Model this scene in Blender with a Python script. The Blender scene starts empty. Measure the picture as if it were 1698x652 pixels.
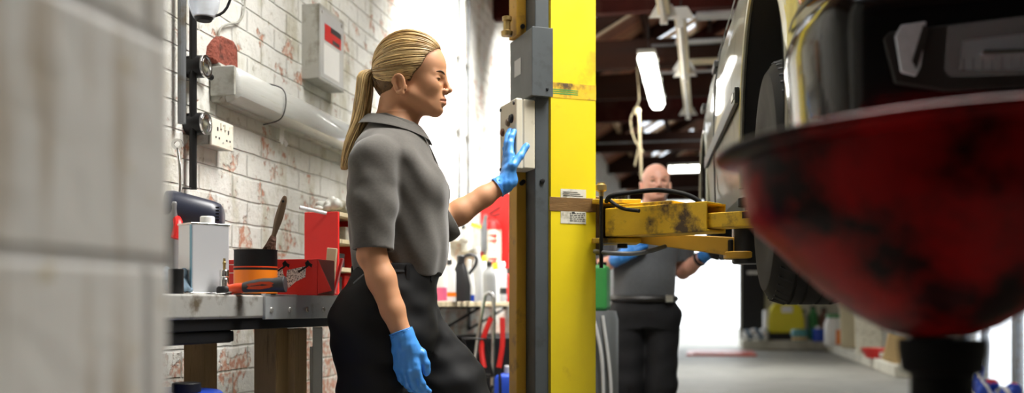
import bpy, bmesh, math, random
import numpy as np
from mathutils import Vector, Matrix, Quaternion
R_ = math.radians
rnd = random.Random(11)
SC = bpy.context.scene
COL = SC.collection

# ------------------------------------------------------------------ camera, light, exposure
FPX, CX, HY, EYE = 1650.0, 849.0, 505.0, 0.93      # focal length (px), centre column, horizon row, eye height
cam_d = bpy.data.cameras.new('camera'); cam = bpy.data.objects.new('camera', cam_d); COL.objects.link(cam)
cam.location = (0, 0, EYE); cam.rotation_euler = (R_(90), 0, 0)
cam_d.sensor_width = 36; cam_d.lens = FPX / 1698 * 36
cam_d.shift_y = (HY - 326) / 1698
cam_d.clip_start = 0.02; cam_d.clip_end = 300
cam_d.dof.use_dof = True; cam_d.dof.focus_distance = 2.88; cam_d.dof.aperture_fstop = 2.0
SC.camera = cam
SC.view_settings.view_transform = 'Standard'
try: SC.view_settings.look = 'None'
except Exception: pass
SC.view_settings.gamma = 1; SC.view_settings.use_curve_mapping = False
SC.view_settings.exposure = 0.0
SC.cycles.use_denoising = True
SC.cycles.max_bounces = 7; SC.cycles.diffuse_bounces = 4; SC.cycles.glossy_bounces = 4
SC.cycles.transmission_bounces = 6; SC.cycles.transparent_max_bounces = 8
SC.cycles.sample_clamp_indirect = 6.0

YAW = R_(-11)                                       # the room's long axis against the camera axis
RM = Matrix.Rotation(YAW, 4, 'Z'); RMI = RM.inverted()
def room(x, y, z=0.0): return RM @ Vector((x, y, z))

W = bpy.data.worlds.new('sky'); SC.world = W; W.use_nodes = True
wn = W.node_tree.nodes; wl = W.node_tree.links; wn.clear()
wo = wn.new('ShaderNodeOutputWorld'); wb = wn.new('ShaderNodeBackground')
wb.inputs['Color'].default_value = (0.93, 0.97, 1.0, 1); wb.inputs['Strength'].default_value = 3.2
wl.new(wb.outputs[0], wo.inputs[0])

def area(name, loc, target, sx, sy, energy, col=(1, 1, 1), spread=180):
    l = bpy.data.lights.new(name, 'AREA'); l.shape = 'RECTANGLE'; l.size = sx; l.size_y = sy
    l.energy = energy; l.color = col; l.spread = R_(spread)
    o = bpy.data.objects.new(name, l); COL.objects.link(o); o.location = loc
    d = Vector(target) - Vector(loc); o.rotation_euler = d.to_track_quat('-Z', 'Y').to_euler()
    return o
# daylight through the roof lights over the bay
area('skylight_daylight', room(-0.15, 3.0, 4.05), room(-0.45, 3.1, 0), .9, 4.2, 400, (1.0, 0.97, 0.92), 140)
area('skylight_daylight', room(-0.95, 6.1, 3.68), room(-1.65, 6.1, 2.5), .75, 1.4, 200, (1.0, 0.98, 0.94), 76)
area('skylight_daylight', room(-0.95, 8.45, 3.68), room(-1.65, 8.45, 2.5), .75, 1.0, 150, (1.0, 0.98, 0.94), 76)
area('skylight_daylight', room(-0.4, 14.0, 4.2), room(-0.2, 14.0, 0), 1.0, 4.0, 170, (1.0, 0.98, 0.95), 100)
# daylight from the open yard door beyond the back wall
# the open yard door and the glazed side door guide the sampling of the sky (portals give no light of their own)
area('doorway_portal', room(0.4, 21.85, 1.6), room(0.4, 10, 1.6), 3.2, 3.1, 1).data.cycles.is_portal = True
area('side_door_portal', room(2.8, 11.0, 1.2), room(0, 11.0, 1.2), 3.0, 2.3, 1).data.cycles.is_portal = True

# ------------------------------------------------------------------ placing
def P(px, py, d): return Vector(((px - CX) / FPX * d, d, EYE + (HY - py) / FPX * d))
WX, WXR, YB = -1.65, 2.85, 22.0
def on_wall(px, py, x=WX):                          # room coordinates of a sight line's meeting with the plane X = x
    v = RMI.to_3x3() @ Vector(((px - CX) / FPX, 1, (HY - py) / FPX)); t = x / v.x
    return Vector((x, v.y * t, EYE + v.z * t))
def on_back(px, py, y=YB):
    v = RMI.to_3x3() @ Vector(((px - CX) / FPX, 1, (HY - py) / FPX)); t = y / v.y
    return Vector((v.x * t, y, EYE + v.z * t))

# ------------------------------------------------------------------ materials
def _nt(name):
    m = bpy.data.materials.new(name); m.use_nodes = True
    nt = m.node_tree; nt.nodes.clear()
    o = nt.nodes.new('ShaderNodeOutputMaterial'); b = nt.nodes.new('ShaderNodeBsdfPrincipled')
    nt.links.new(b.outputs[0], o.inputs[0])
    return m, nt, b
def c4(c): return (c[0], c[1], c[2], 1)
def noise(nt, vec, scale, detail=4, rough=.55, dist=0):
    n = nt.nodes.new('ShaderNodeTexNoise'); n.inputs['Scale'].default_value = scale
    n.inputs['Detail'].default_value = detail; n.inputs['Roughness'].default_value = rough
    n.inputs['Distortion'].default_value = dist
    if vec is not None: nt.links.new(vec, n.inputs['Vector'])
    return n.outputs['Fac']
def ramp(nt, fac, a, b, ca=(0, 0, 0), cb=(1, 1, 1)):
    r = nt.nodes.new('ShaderNodeValToRGB'); r.color_ramp.elements[0].position = a; r.color_ramp.elements[1].position = b
    r.color_ramp.elements[0].color = c4(ca); r.color_ramp.elements[1].color = c4(cb)
    nt.links.new(fac, r.inputs[0]); return r.outputs[0]
def mix(nt, fac, a, b, mode='MIX'):
    m = nt.nodes.new('ShaderNodeMix'); m.data_type = 'RGBA'; m.blend_type = mode
    for s, v in ((m.inputs[0], fac), (m.inputs[6], a), (m.inputs[7], b)):
        if isinstance(v, (int, float)): s.default_value = v
        elif isinstance(v, tuple): s.default_value = c4(v)
        else: nt.links.new(v, s)
    return m.outputs[2]
def math_(nt, op, a, b=0.0, clamp=False):
    m = nt.nodes.new('ShaderNodeMath'); m.operation = op; m.use_clamp = clamp
    for s, v in ((m.inputs[0], a), (m.inputs[1], b)):
        if isinstance(v, (int, float)): s.default_value = v
        else: nt.links.new(v, s)
    return m.outputs[0]
def objvec(nt, scale=None):
    t = nt.nodes.new('ShaderNodeTexCoord'); v = t.outputs['Object']
    if scale:
        mp = nt.nodes.new('ShaderNodeMapping'); mp.inputs['Scale'].default_value = scale
        nt.links.new(v, mp.inputs[0]); v = mp.outputs[0]
    return v
def bumpn(nt, b, h, strength, dist=.01):
    n = nt.nodes.new('ShaderNodeBump'); n.inputs['Strength'].default_value = strength; n.inputs['Distance'].default_value = dist
    nt.links.new(h, n.inputs['Height']); nt.links.new(n.outputs[0], b.inputs['Normal'])
def mat(name, col, rough=.5, metal=0, var=.12, vs=9, stretch=None, bump=0, bs=60, bd=.004, dirt=None, coat=0, emit=None, trans=0, sss=0, rvar=.0, spec=.5, sheen=0):
    m, nt, b = _nt(name); v = objvec(nt, stretch)
    c = mix(nt, noise(nt, v, vs, 5), tuple(max(0, x * (1 - var)) for x in col), tuple(min(1, x * (1 + var)) for x in col))
    if dirt:
        dc, ds, d0, d1 = dirt
        c = mix(nt, ramp(nt, noise(nt, v, ds, 8, .62), d0, d1), c, tuple(dc))
    nt.links.new(c, b.inputs['Base Color'])
    b.inputs['Roughness'].default_value = rough; b.inputs['Metallic'].default_value = metal
    b.inputs['Specular IOR Level'].default_value = spec
    if rvar:
        r = math_(nt, 'ADD', math_(nt, 'MULTIPLY', noise(nt, v, vs * 2.3, 6), rvar), rough - rvar / 2, True)
        nt.links.new(r, b.inputs['Roughness'])
    if coat: b.inputs['Coat Weight'].default_value = coat; b.inputs['Coat Roughness'].default_value = .04
    if trans: b.inputs['Transmission Weight'].default_value = trans
    if sss:
        b.inputs['Subsurface Weight'].default_value = sss; b.inputs['Subsurface Scale'].default_value = .012
        b.inputs['Subsurface Radius'].default_value = (1, .4, .2)
    if sheen: b.inputs['Sheen Weight'].default_value = sheen
    if emit: b.inputs['Emission Color'].default_value = c4(emit[0]); b.inputs['Emission Strength'].default_value = emit[1]
    if bump: bumpn(nt, b, noise(nt, v, bs, 6), bump, bd)
    return m

def brick_mat(name, peel=.5):
    m, nt, b = _nt(name); v = objvec(nt)
    sp = nt.nodes.new('ShaderNodeSeparateXYZ'); nt.links.new(v, sp.inputs[0])
    cb = nt.nodes.new('ShaderNodeCombineXYZ')
    wob = noise(nt, v, 5, 3)
    nt.links.new(math_(nt, 'ADD', sp.outputs[1], math_(nt, 'MULTIPLY', wob, .02)), cb.inputs[0])
    nt.links.new(math_(nt, 'ADD', sp.outputs[2], math_(nt, 'MULTIPLY', noise(nt, v, 3.1, 3), .022)), cb.inputs[1])
    br = nt.nodes.new('ShaderNodeTexBrick'); nt.links.new(cb.outputs[0], br.inputs['Vector'])
    br.inputs['Scale'].default_value = 1; br.inputs['Brick Width'].default_value = .235; br.inputs['Row Height'].default_value = .088
    br.inputs['Mortar Size'].default_value = .006; br.inputs['Mortar Smooth'].default_value = .7; br.inputs['Bias'].default_value = 0
    br.inputs['Color1'].default_value = (0, 0, 0, 1); br.inputs['Color2'].default_value = (1, 1, 1, 1); br.inputs['Mortar'].default_value = (.5, .5, .5, 1)
    mort = br.outputs['Fac']; bid = br.outputs['Color']
    vs = objvec(nt, (1, 1.0, .45))
    paint = mix(nt, noise(nt, v, 2.6, 6), (.84, .84, .80), (.66, .66, .61))
    paint = mix(nt, ramp(nt, noise(nt, vs, 7.5, 8, .65), .50, .68), paint, (.50, .48, .37))          # grime runs
    paint = mix(nt, ramp(nt, noise(nt, v, 23, 6, .7), .58, .72), paint, (.40, .38, .31))
    paint = mix(nt, math_(nt, 'MULTIPLY', mort, math_(nt, 'MULTIPLY', ramp(nt, noise(nt, v, 4.5, 6), .40, .68), .62)), paint, (.36, .34, .27))  # dirt in the joints
    raw = mix(nt, noise(nt, v, 30, 5), (.43, .17, .10), (.62, .33, .22)); raw = mix(nt, mort, raw, (.42, .38, .30))
    raw = mix(nt, ramp(nt, noise(nt, v, 45, 5), .42, .58), raw, (.70, .66, .58))
    low = math_(nt, 'MULTIPLY', math_(nt, 'SUBTRACT', 1.55, sp.outputs[2]), .14 * peel, True)
    pk = math_(nt, 'ADD', math_(nt, 'ADD', noise(nt, v, 6.5, 9, .62), low), math_(nt, 'MULTIPLY', bid, .05))
    pm = ramp(nt, pk, .618, .65)
    nt.links.new(mix(nt, pm, paint, raw), b.inputs['Base Color'])
    b.inputs['Roughness'].default_value = .6
    h = math_(nt, 'SUBTRACT', math_(nt, 'ADD', math_(nt, 'MULTIPLY', noise(nt, v, 38, 8, .65), .5), math_(nt, 'MULTIPLY', noise(nt, v, 9, 4), .5)), math_(nt, 'ADD', math_(nt, 'MULTIPLY', mort, .75), math_(nt, 'MULTIPLY', pm, .3)))
    bumpn(nt, b, h, .9, .014)
    return m
def block_mat(name):
    m, nt, b = _nt(name); v = objvec(nt)
    sp = nt.nodes.new('ShaderNodeSeparateXYZ'); nt.links.new(v, sp.inputs[0])
    cb = nt.nodes.new('ShaderNodeCombineXYZ'); nt.links.new(sp.outputs[1], cb.inputs[0])
    nt.links.new(math_(nt, 'SUBTRACT', sp.outputs[2], .0145), cb.inputs[1])
    br = nt.nodes.new('ShaderNodeTexBrick'); nt.links.new(cb.outputs[0], br.inputs['Vector'])
    br.inputs['Scale'].default_value = 1; br.inputs['Brick Width'].default_value = 1.5; br.inputs['Row Height'].default_value = .19
    br.inputs['Mortar Size'].default_value = .008; br.inputs['Mortar Smooth'].default_value = .6
    mort = br.outputs['Fac']
    p = mix(nt, noise(nt, v, 6, 5), (.80, .80, .77), (.68, .68, .65))
    vs = objvec(nt, (1, 6, .8))
    p = mix(nt, ramp(nt, noise(nt, vs, 5, 5), .52, .70), p, (.40, .33, .23))
    p = mix(nt, ramp(nt, noise(nt, v, 14, 4), .61, .72), p, (.52, .42, .18))
    p = mix(nt, math_(nt, 'MULTIPLY', mort, .55), p, (.33, .33, .32))
    nt.links.new(p, b.inputs['Base Color']); b.inputs['Roughness'].default_value = .6
    bumpn(nt, b, math_(nt, 'SUBTRACT', math_(nt, 'MULTIPLY', noise(nt, v, 30, 6), .5), mort), .5, .010)
    return m
def floor_mat(name):
    m, nt, b = _nt(name); v = objvec(nt)
    c = mix(nt, noise(nt, v, 1.6, 7, .6), (.22, .22, .19), (.37, .365, .325))
    c = mix(nt, ramp(nt, noise(nt, v, .9, 6, .6), .55, .72), c, (.15, .145, .125))
    c = mix(nt, ramp(nt, noise(nt, v, 9, 6, .7), .62, .7), c, (.09, .085, .07))
    nt.links.new(c, b.inputs['Base Color'])
    nt.links.new(math_(nt, 'ADD', math_(nt, 'MULTIPLY', noise(nt, v, 3, 5), .35), .38), b.inputs['Roughness'])
    bumpn(nt, b, noise(nt, v, 40, 6), .25, .004)
    return m
def plank_mat(name):
    m, nt, b = _nt(name); v = objvec(nt)
    sp = nt.nodes.new('ShaderNodeSeparateXYZ'); nt.links.new(v, sp.inputs[0])
    t = math_(nt, 'MULTIPLY', sp.outputs[1], 1 / .19)
    fr = math_(nt, 'FRACT', t); fl = math_(nt, 'FLOOR', t)
    wn_ = nt.nodes.new('ShaderNodeTexWhiteNoise'); wn_.noise_dimensions = '1D'; nt.links.new(fl, wn_.inputs['W'])
    c = mix(nt, wn_.outputs['Value'], (.36, .125, .055), (.14, .052, .028))
    c = mix(nt, ramp(nt, noise(nt, v, 3, 6, .6), .5, .7), c, (.33, .17, .085))
    c = mix(nt, ramp(nt, noise(nt, objvec(nt, (2, 20, 2)), 4, 5), .55, .7), c, (.06, .03, .02))
    gap = math_(nt, 'LESS_THAN', fr, .09)
    c = mix(nt, gap, c, (.012, .008, .006))
    nt.links.new(c, b.inputs['Base Color']); b.inputs['Roughness'].default_value = .7
    bumpn(nt, b, gap, -.5, .01)
    return m
def hair_mat(name, dark, light):
    m, nt, b = _nt(name); v = objvec(nt)
    g = nt.nodes.new('ShaderNodeNewGeometry')
    f = math_(nt, 'ADD', math_(nt, 'MULTIPLY', g.outputs['Random Per Island'], .6), math_(nt, 'MULTIPLY', noise(nt, v, 40, 3), .45))
    nt.links.new(ramp(nt, f, .2, .95, dark, light), b.inputs['Base Color'])
    b.inputs['Roughness'].default_value = .38; b.inputs['Specular IOR Level'].default_value = .5
    return m
def glass_mat(name, col=(1, 1, 1), rough=.02, keep=.8):
    m, nt, b = _nt(name); b.inputs['Base Color'].default_value = c4(col); b.inputs['Roughness'].default_value = rough
    b.inputs['Metallic'].default_value = 0
    tr = nt.nodes.new('ShaderNodeBsdfTransparent'); tr.inputs[0].default_value = c4(col)
    ms = nt.nodes.new('ShaderNodeMixShader'); ms.inputs[0].default_value = keep
    out = [n for n in nt.nodes if n.type == 'OUTPUT_MATERIAL'][0]
    nt.links.new(b.outputs[0], ms.inputs[1]); nt.links.new(tr.outputs[0], ms.inputs[2]); nt.links.new(ms.outputs[0], out.inputs[0])
    return m

M = dict(
 brick=brick_mat('painted_brick', 1.0), block=block_mat('painted_block'), floor=floor_mat('concrete'), plank=plank_mat('roof_planks'),
 backwall=mat('back_wall_paint', (.62, .60, .50), .7, var=.2, vs=2, dirt=((.35, .33, .25), 3, .5, .75)),
 sidewall=mat('side_wall_paint', (.40, .39, .33), .8, var=.25, vs=2, dirt=((.16, .15, .12), 2.5, .5, .7)),
 beam=mat('beam_wood', (.026, .011, .007), .9, spec=.08, var=.5, vs=5, stretch=(.4, 4, 4), dirt=((.02, .012, .01), 3, .5, .7)),
 beam2=mat('beam_red', (.034, .007, .005), .9, spec=.08, var=.4, vs=5, dirt=((.05, .02, .015), 3, .5, .7)),
 purlin=mat('purlin_wood', (.30, .20, .11), .7, var=.4, vs=4),
 cream=mat('cream_enamel', (.70, .62, .42), .45, var=.12, vs=6),
 white=mat('white_plastic', (.80, .80, .77), .4, var=.06),
 socket=mat('socket_plastic', (.80, .77, .66), .35, var=.08, dirt=((.45, .40, .28), 20, .58, .7)),
 grimy=mat('grimy_grey_plastic', (.40, .40, .36), .5, var=.2, dirt=((.17, .15, .10), 9, .5, .68), bump=.2, bs=50),
 tubeon=mat('lit_tube', (1, 1, 1), .4, emit=((1, .98, .9), 9)),
 tubeoff=mat('unlit_tube', (.82, .80, .72), .25),
 lens=mat('ribbed_diffuser', (.50, .51, .48), .22, var=.15, vs=5, stretch=(1, .6, 14), bump=.35, bs=30, dirt=((.32, .30, .22), 6, .6, .75), coat=.4),
 black=mat('black_plastic', (.007, .007, .008), .5, var=.3, spec=.3), matte=mat('black_oiled_steel', (.006, .006, .006), .6, var=.4, spec=.06), darkwall=mat('dark_end_wall', (.07, .068, .06), .9, var=.3, vs=2),
 rubber=mat('tyre_rubber', (.010, .0095, .009), .75, var=.3, spec=.2, dirt=((.026, .023, .018), 12, .5, .8)),
 blackmetal=mat('black_metal', (.02, .02, .021), .4, metal=.6, var=.4, rvar=.3),
 conduit=mat('conduit_grey', (.16, .17, .18), .45, metal=.5, var=.25, dirt=((.10, .08, .05), 14, .5, .7)),
 conduitlight=mat('conduit_pale', (.55, .56, .56), .4, metal=.2),
 chrome=mat('chrome', (.75, .75, .74), .18, metal=1, var=.05),
 steel=mat('worn_steel', (.50, .50, .475), .36, metal=.45, var=.3, vs=7, rvar=.35, dirt=((.16, .13, .09), 10, .54, .66), bump=.3, bs=25),
 plate=mat('zinc_plate', (.52, .55, .56), .38, metal=.5, var=.22, vs=14, rvar=.3, dirt=((.26, .24, .2), 12, .6, .75)),
 brass=mat('brass', (.45, .32, .12), .4, metal=.9, var=.3, dirt=((.1, .07, .04), 20, .5, .65)),
 redbrick=mat('raw_red_brick', (.26, .065, .04), .9, var=.4, vs=30, bump=.9, bs=45, bd=.02, dirt=((.10, .03, .02), 25, .5, .65)),
 yellow=mat('lift_yellow', (.77, .60, .012), .38, var=.1, vs=4, dirt=((.42, .25, .02), 5, .6, .78), bump=.08, bs=18, rvar=.2, coat=.25),
 yellowworn=mat('worn_yellow', (.74, .45, .012), .5, var=.22, vs=7, dirt=((.07, .042, .016), 11, .50, .64), bump=.25, bs=45, rvar=.3),
 ochre=mat('ochre_paint', (.50, .28, .02), .5, var=.2, vs=6, dirt=((.12, .07, .02), 8, .55, .7)),
 slate=mat('slate_paint', (.065, .075, .080), .42, var=.2, vs=7, rvar=.2, dirt=((.035, .037, .036), 9, .55, .7)),
 slate2=mat('slate_panel', (.12, .13, .135), .40, var=.15, vs=6, rvar=.2),
 boxcream=mat('control_box_paint', (.60, .56, .44), .45, var=.12, vs=10, dirt=((.26, .22, .13), 12, .56, .72)),
 tape=mat('brown_tape', (.17, .095, .035), .35, var=.4, vs=16, stretch=(1, 1, 5), bump=.3, bs=60),
 paper=mat('worn_paper', (.62, .60, .50), .7, var=.15, vs=14, dirt=((.24, .21, .13), 18, .55, .68)),
 green=mat('green_paint', (.03, .22, .05), .45, var=.2), greenline=mat('green_stripe', (.05, .26, .05), .5),
 carpaint=mat('car_paint', (.36, .355, .275), .36, metal=.35, var=.06, coat=.7, dirt=((.14, .13, .10), 5, .55, .8)),
 bumper=mat('bumper_black', (.004, .0042, .0048), .2, var=.3, spec=.35, coat=.35, dirt=((.04, .04, .036), 120, .69, .76)),
 trim=mat('car_trim_black', (.012, .012, .012), .5, var=.2), under=mat('underbody', (.012, .011, .010), .8, var=.4),
 carglass=mat('car_glass', (.015, .02, .02), .04, spec=.8, coat=.6), lampglass=glass_mat('lamp_glass', (.95, .97, 1), .03, .72),
 reflector=mat('reflector', (.62, .64, .67), .28, metal=.8, var=.15, vs=30), glintlens=mat('side_lens_painted_glint', (.62, .68, .78), .22, metal=.25, var=.25, vs=40, coat=.6), foglens=glass_mat('fog_lens', (.9, .93, .97), .05, .9), amber=mat('amber_lens', (.75, .30, .01), .2, coat=.6),  # side lamp lens: its bright bluish reflection is painted into the base colour
 alloy=mat('alloy_wheel', (.50, .50, .48), .3, metal=.9, var=.1, dirt=((.12, .10, .08), 8, .5, .75)),
 redpan=mat('red_drain_paint', (.21, .003, .004), .36, var=.2, vs=4, dirt=((.006, .002, .002), 5.5, .47, .6), spec=.08, rvar=.1),
 red=mat('red_paint', (.60, .012, .010), .42, var=.1, vs=5), redcard=mat('red_card', (.66, .018, .014), .5, var=.08),
 reddark=mat('red_card_side', (.60, .10, .05), .55, var=.08),
 orange=mat('orange_label', (.86, .22, .012), .35, var=.05), orangered=mat('orange_red', (.62, .06, .01), .4),
 can=mat('tin_can_white', (.64, .65, .68), .28, metal=.35, var=.05), canblue=mat('tin_can_edge', (.15, .32, .42), .3, metal=.4),
 navy=mat('navy_plastic', (.022, .026, .045), .35, var=.2), navygrey=mat('grey_stand', (.18, .18, .18), .5, var=.2),
 wood=mat('bench_wood', (.34, .23, .10), .7, var=.4, vs=5, stretch=(5, 5, .6), dirt=((.09, .055, .02), 5, .52, .68), bump=.3, bs=30),
 woodpale=mat('pale_wood', (.56, .47, .30), .7, var=.25, vs=6, stretch=(4, 4, .5), dirt=((.25, .2, .12), 9, .55, .7)),
 woodtan=mat('tan_wood', (.60, .42, .20), .65, var=.2, vs=5, stretch=(1, 5, 5)),
 blue=mat('blue_plastic', (.010, .055, .42), .35, var=.15), bluecloth=mat('blue_grey_cloth', (.18, .26, .34), .9, var=.3, vs=25, bump=.4, bs=80),
 teal=mat('teal_plastic', (.06, .25, .26), .4), yellowplastic=mat('yellow_plastic', (.75, .66, .02), .4, var=.08),
 bottlegrey=mat('bottle_grey', (.30, .31, .31), .35, var=.1), bottledark=mat('bottle_dark', (.03, .03, .032), .35, var=.2), pink=mat('pink_plastic', (.75, .14, .28), .4),
 clearplastic=mat('clear_plastic', (.70, .71, .70), .15, var=.1, coat=.5, trans=.2),
 bronze=mat('brush_handle', (.16, .105, .065), .35, metal=.3, var=.3, vs=20), bristle=mat('paint_clogged_bristle', (.17, .075, .045), .6, var=.6, vs=60, bump=1, bs=70, bd=.01),
 skinw=mat('skin_tan', (.53, .265, .14), .54, spec=.35, var=.10, vs=14, sss=.12, bump=.04, bs=220, bd=.001),
 skinm=mat('skin_pale', (.66, .34, .25), .45, var=.16, vs=16, sss=.12), lip=mat('lip', (.47, .195, .13), .38, var=.1, sss=.1),
 lipm=mat('lip_older', (.48, .19, .15), .45, var=.1), eyewhite=mat('eye_white', (.70, .68, .64), .2), iris=mat('iris', (.03, .045, .05), .15), brow=mat('eyebrow', (.09, .05, .025), .8, var=.4, vs=90),
 browgrey=mat('eyebrow_grey', (.17, .13, .10), .8, var=.3, vs=90),
 hair=hair_mat('blonde_hair', (.15, .078, .020), (.86, .62, .28)), hairdark=hair_mat('dark_blonde_hair', (.05, .026, .010), (.26, .15, .05)), hairbase=mat('blonde_hair_base', (.12, .062, .018), .6, var=.5, vs=50), hairgrey=mat('grey_stubble', (.45, .40, .36), .8, var=.3, vs=120),
 tie=mat('hair_tie', (.05, .04, .03), .8),
 polo=mat('polo_grey', (.080, .073, .063), .9, var=.32, vs=130, stretch=(1, 1, 1.8), sheen=.25, bump=.15, bs=400, bd=.001), poloman=mat('polo_slate', (.075, .080, .088), .9, var=.25, vs=90, sheen=.2),
 seam=mat('seam_thread', (.05, .047, .042), .9), trouser=mat('black_workwear', (.0048, .005, .0056), .7, var=.3, vs=20, spec=.3), trouserm=mat('dark_trousers', (.011, .011, .0125), .8, var=.25, vs=40, spec=.25),
 glove=mat('nitrile_blue', (.060, .275, .72), .42, var=.12, vs=30, bump=.35, bs=55, bd=.004, sss=.05), gloveman=mat('nitrile_blue_dark', (.03, .20, .58), .5, var=.15, vs=25),
 leather=mat('belt_leather', (.015, .013, .012), .5), boot=mat('boot_leather', (.02, .018, .016), .5),
)
# ------------------------------------------------------------------ mesh building
class MB:
    def __init__(s): s.v = []; s.f = []; s.m = []; s.u = []
    def add(s, vs, fs, m=0):
        o = len(s.v); s.v += [tuple(v) for v in vs]
        for f in fs: s.f.append(tuple(i + o for i in f)); s.m.append(m)
        return s
    def box(s, c, size, rot=None, m=0, taper=1.0):
        hx, hy, hz = (x / 2 for x in size); c = Vector(c)
        vs = []
        for z in (-1, 1):
            t = taper if z > 0 else 1
            for x, y in ((-1, -1), (1, -1), (1, 1), (-1, 1)): vs.append(Vector((x * hx * t, y * hy * t, z * hz)))
        if rot is not None: vs = [rot @ v for v in vs]
        return s.add([v + c for v in vs], [(3, 2, 1, 0), (4, 5, 6, 7), (0, 1, 5, 4), (1, 2, 6, 5), (2, 3, 7, 6), (3, 0, 4, 7)], m)
    def bb(s, lo, hi, m=0):
        return s.box([(a + b) / 2 for a, b in zip(lo, hi)], [abs(b - a) for a, b in zip(lo, hi)], None, m)
    def beam(s, a, b, w, h, up=(0, 0, 1), m=0, w2=None, h2=None):
        a, b = Vector(a), Vector(b); d = (b - a).normalized(); r = d.cross(Vector(up)).normalized(); u = r.cross(d)
        w2 = w2 or w; h2 = h2 or h
        vs = [p + r * sx * ww / 2 + u * sz * hh / 2 for p, ww, hh in ((a, w, h), (b, w2, h2)) for sx, sz in ((-1, -1), (1, -1), (1, 1), (-1, 1))]
        return s.add(vs, [(3, 2, 1, 0), (4, 5, 6, 7), (0, 1, 5, 4), (1, 2, 6, 5), (2, 3, 7, 6), (3, 0, 4, 7)], m)
    def tube(s, pts, r, n=10, m=0, cap=True, flat=1.0, up=(0, 0, 1)):
        pts = [Vector(p) for p in pts]; k = len(pts); rs = r if isinstance(r, (list, tuple)) else [r] * k
        base = len(s.v); t0 = (pts[1] - pts[0]).normalized(); upv = Vector(up)
        if abs(t0.dot(upv)) > .95: upv = Vector((1, 0, 0)) if abs(t0.x) < .9 else Vector((0, 1, 0))
        nrm = (upv - t0 * upv.dot(t0)).normalized()
        for i, p in enumerate(pts):
            t = ((pts[min(i + 1, k - 1)] - pts[max(i - 1, 0)])).normalized()
            nrm = (nrm - t * nrm.dot(t)).normalized(); bi = t.cross(nrm)
            for j in range(n):
                a = 2 * math.pi * j / n
                s.v.append(tuple(p + nrm * math.cos(a) * rs[i] * flat + bi * math.sin(a) * rs[i]))
        for i in range(k - 1):
            for j in range(n):
                q = (j + 1) % n
                s.f.append((base + i * n + j, base + i * n + q, base + (i + 1) * n + q, base + (i + 1) * n + j)); s.m.append(m)
        if cap:
            s.f.append(tuple(base + j for j in reversed(range(n)))); s.m.append(m)
            s.f.append(tuple(base + (k - 1) * n + j for j in range(n))); s.m.append(m)
        return s
    def cyl(s, a, b, r, r2=None, n=20, m=0): return s.tube([a, b], [r, r if r2 is None else r2], n, m)
    def lathe(s, prof, o=(0, 0, 0), axis=(0, 0, 1), n=32, m=0, cap=True, ms=None):
        o = Vector(o); q = Vector((0, 0, 1)).rotation_difference(Vector(axis)); base = len(s.v); k = len(prof)
        for r, z in prof:
            for j in range(n):
                a = 2 * math.pi * j / n
                s.v.append(tuple(o + q @ Vector((r * math.cos(a), r * math.sin(a), z))))
        for i in range(k - 1):
            for j in range(n):
                p = (j + 1) % n
                s.f.append((base + i * n + j, base + i * n + p, base + (i + 1) * n + p, base + (i + 1) * n + j)); s.m.append(ms[i] if ms else m)
        if cap:
            if prof[0][0] > 1e-5: s.f.append(tuple(base + j for j in reversed(range(n)))); s.m.append(ms[0] if ms else m)
            if prof[-1][0] > 1e-5: s.f.append(tuple(base + (k - 1) * n + j for j in range(n))); s.m.append(ms[-1] if ms else m)
        return s
    def prism(s, pts, vec, m=0):
        pts = [Vector(p) for p in pts]; vec = Vector(vec); n = len(pts)
        return s.add(pts + [p + vec for p in pts], [tuple(reversed(range(n))), tuple(range(n, 2 * n))] + [(j, (j + 1) % n, n + (j + 1) % n, n + j) for j in range(n)], m)
    def ell(s, c, r, n=16, m=0, rot=None):
        c = Vector(c); pr = [(math.sin(math.pi * i / n), -math.cos(math.pi * i / n)) for i in range(n + 1)]
        b = len(s.v); s.lathe(pr, n=n * 2, m=m, cap=False)
        for i in range(b, len(s.v)):
            v = Vector((s.v[i][0] * r[0], s.v[i][1] * r[1], s.v[i][2] * r[2]))
            s.v[i] = tuple((rot @ v if rot else v) + c)
        return s
    def loft(s, rings, m=0, cap=True, close=True):
        n = len(rings[0]); b = len(s.v)
        for r in rings: s.v += [tuple(p) for p in r]
        for i in range(len(rings) - 1):
            for j in range(n if close else n - 1):
                q = (j + 1) % n
                s.f.append((b + i * n + j, b + i * n + q, b + (i + 1) * n + q, b + (i + 1) * n + j)); s.m.append(m)
        if cap and close:
            s.f.append(tuple(b + j for j in reversed(range(n)))); s.m.append(m)
            s.f.append(tuple(b + (len(rings) - 1) * n + j for j in range(n))); s.m.append(m)
        return s
    def build(s, name, mats, parent=None, bevel=0, seg=2, ang=35, smooth=True, world=False, fix=True):
        me = bpy.data.meshes.new(name); me.from_pydata(s.v, [], s.f); me.update()
        if fix:
            bm = bmesh.new(); bm.from_mesh(me); bmesh.ops.remove_doubles(bm, verts=bm.verts, dist=1e-6)
            bmesh.ops.recalc_face_normals(bm, faces=bm.faces) ; bm.to_mesh(me); bm.free()
        mats = mats if isinstance(mats, (list, tuple)) else [mats]
        for m in mats: me.materials.append(M[m])
        if len(mats) > 1 and len(me.polygons) == len(s.m): me.polygons.foreach_set('material_index', s.m)
        return link(name, me, parent, bevel, seg, ang, smooth, world)
def link(name, me, parent=None, bevel=0, seg=2, ang=35, smooth=True, world=False):
    if smooth:
        me.polygons.foreach_set('use_smooth', [True] * len(me.polygons)); me.set_sharp_from_angle(angle=R_(ang))
    o = bpy.data.objects.new(name, me); COL.objects.link(o)
    if parent is not None:
        if world: me.transform(world_of(parent).inverted())
        o.parent = parent
    if bevel:
        b = o.modifiers.new('bevel', 'BEVEL'); b.width = bevel; b.segments = seg; b.limit_method = 'ANGLE'; b.angle_limit = R_(40)
        b.harden_normals = True
    return o
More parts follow.
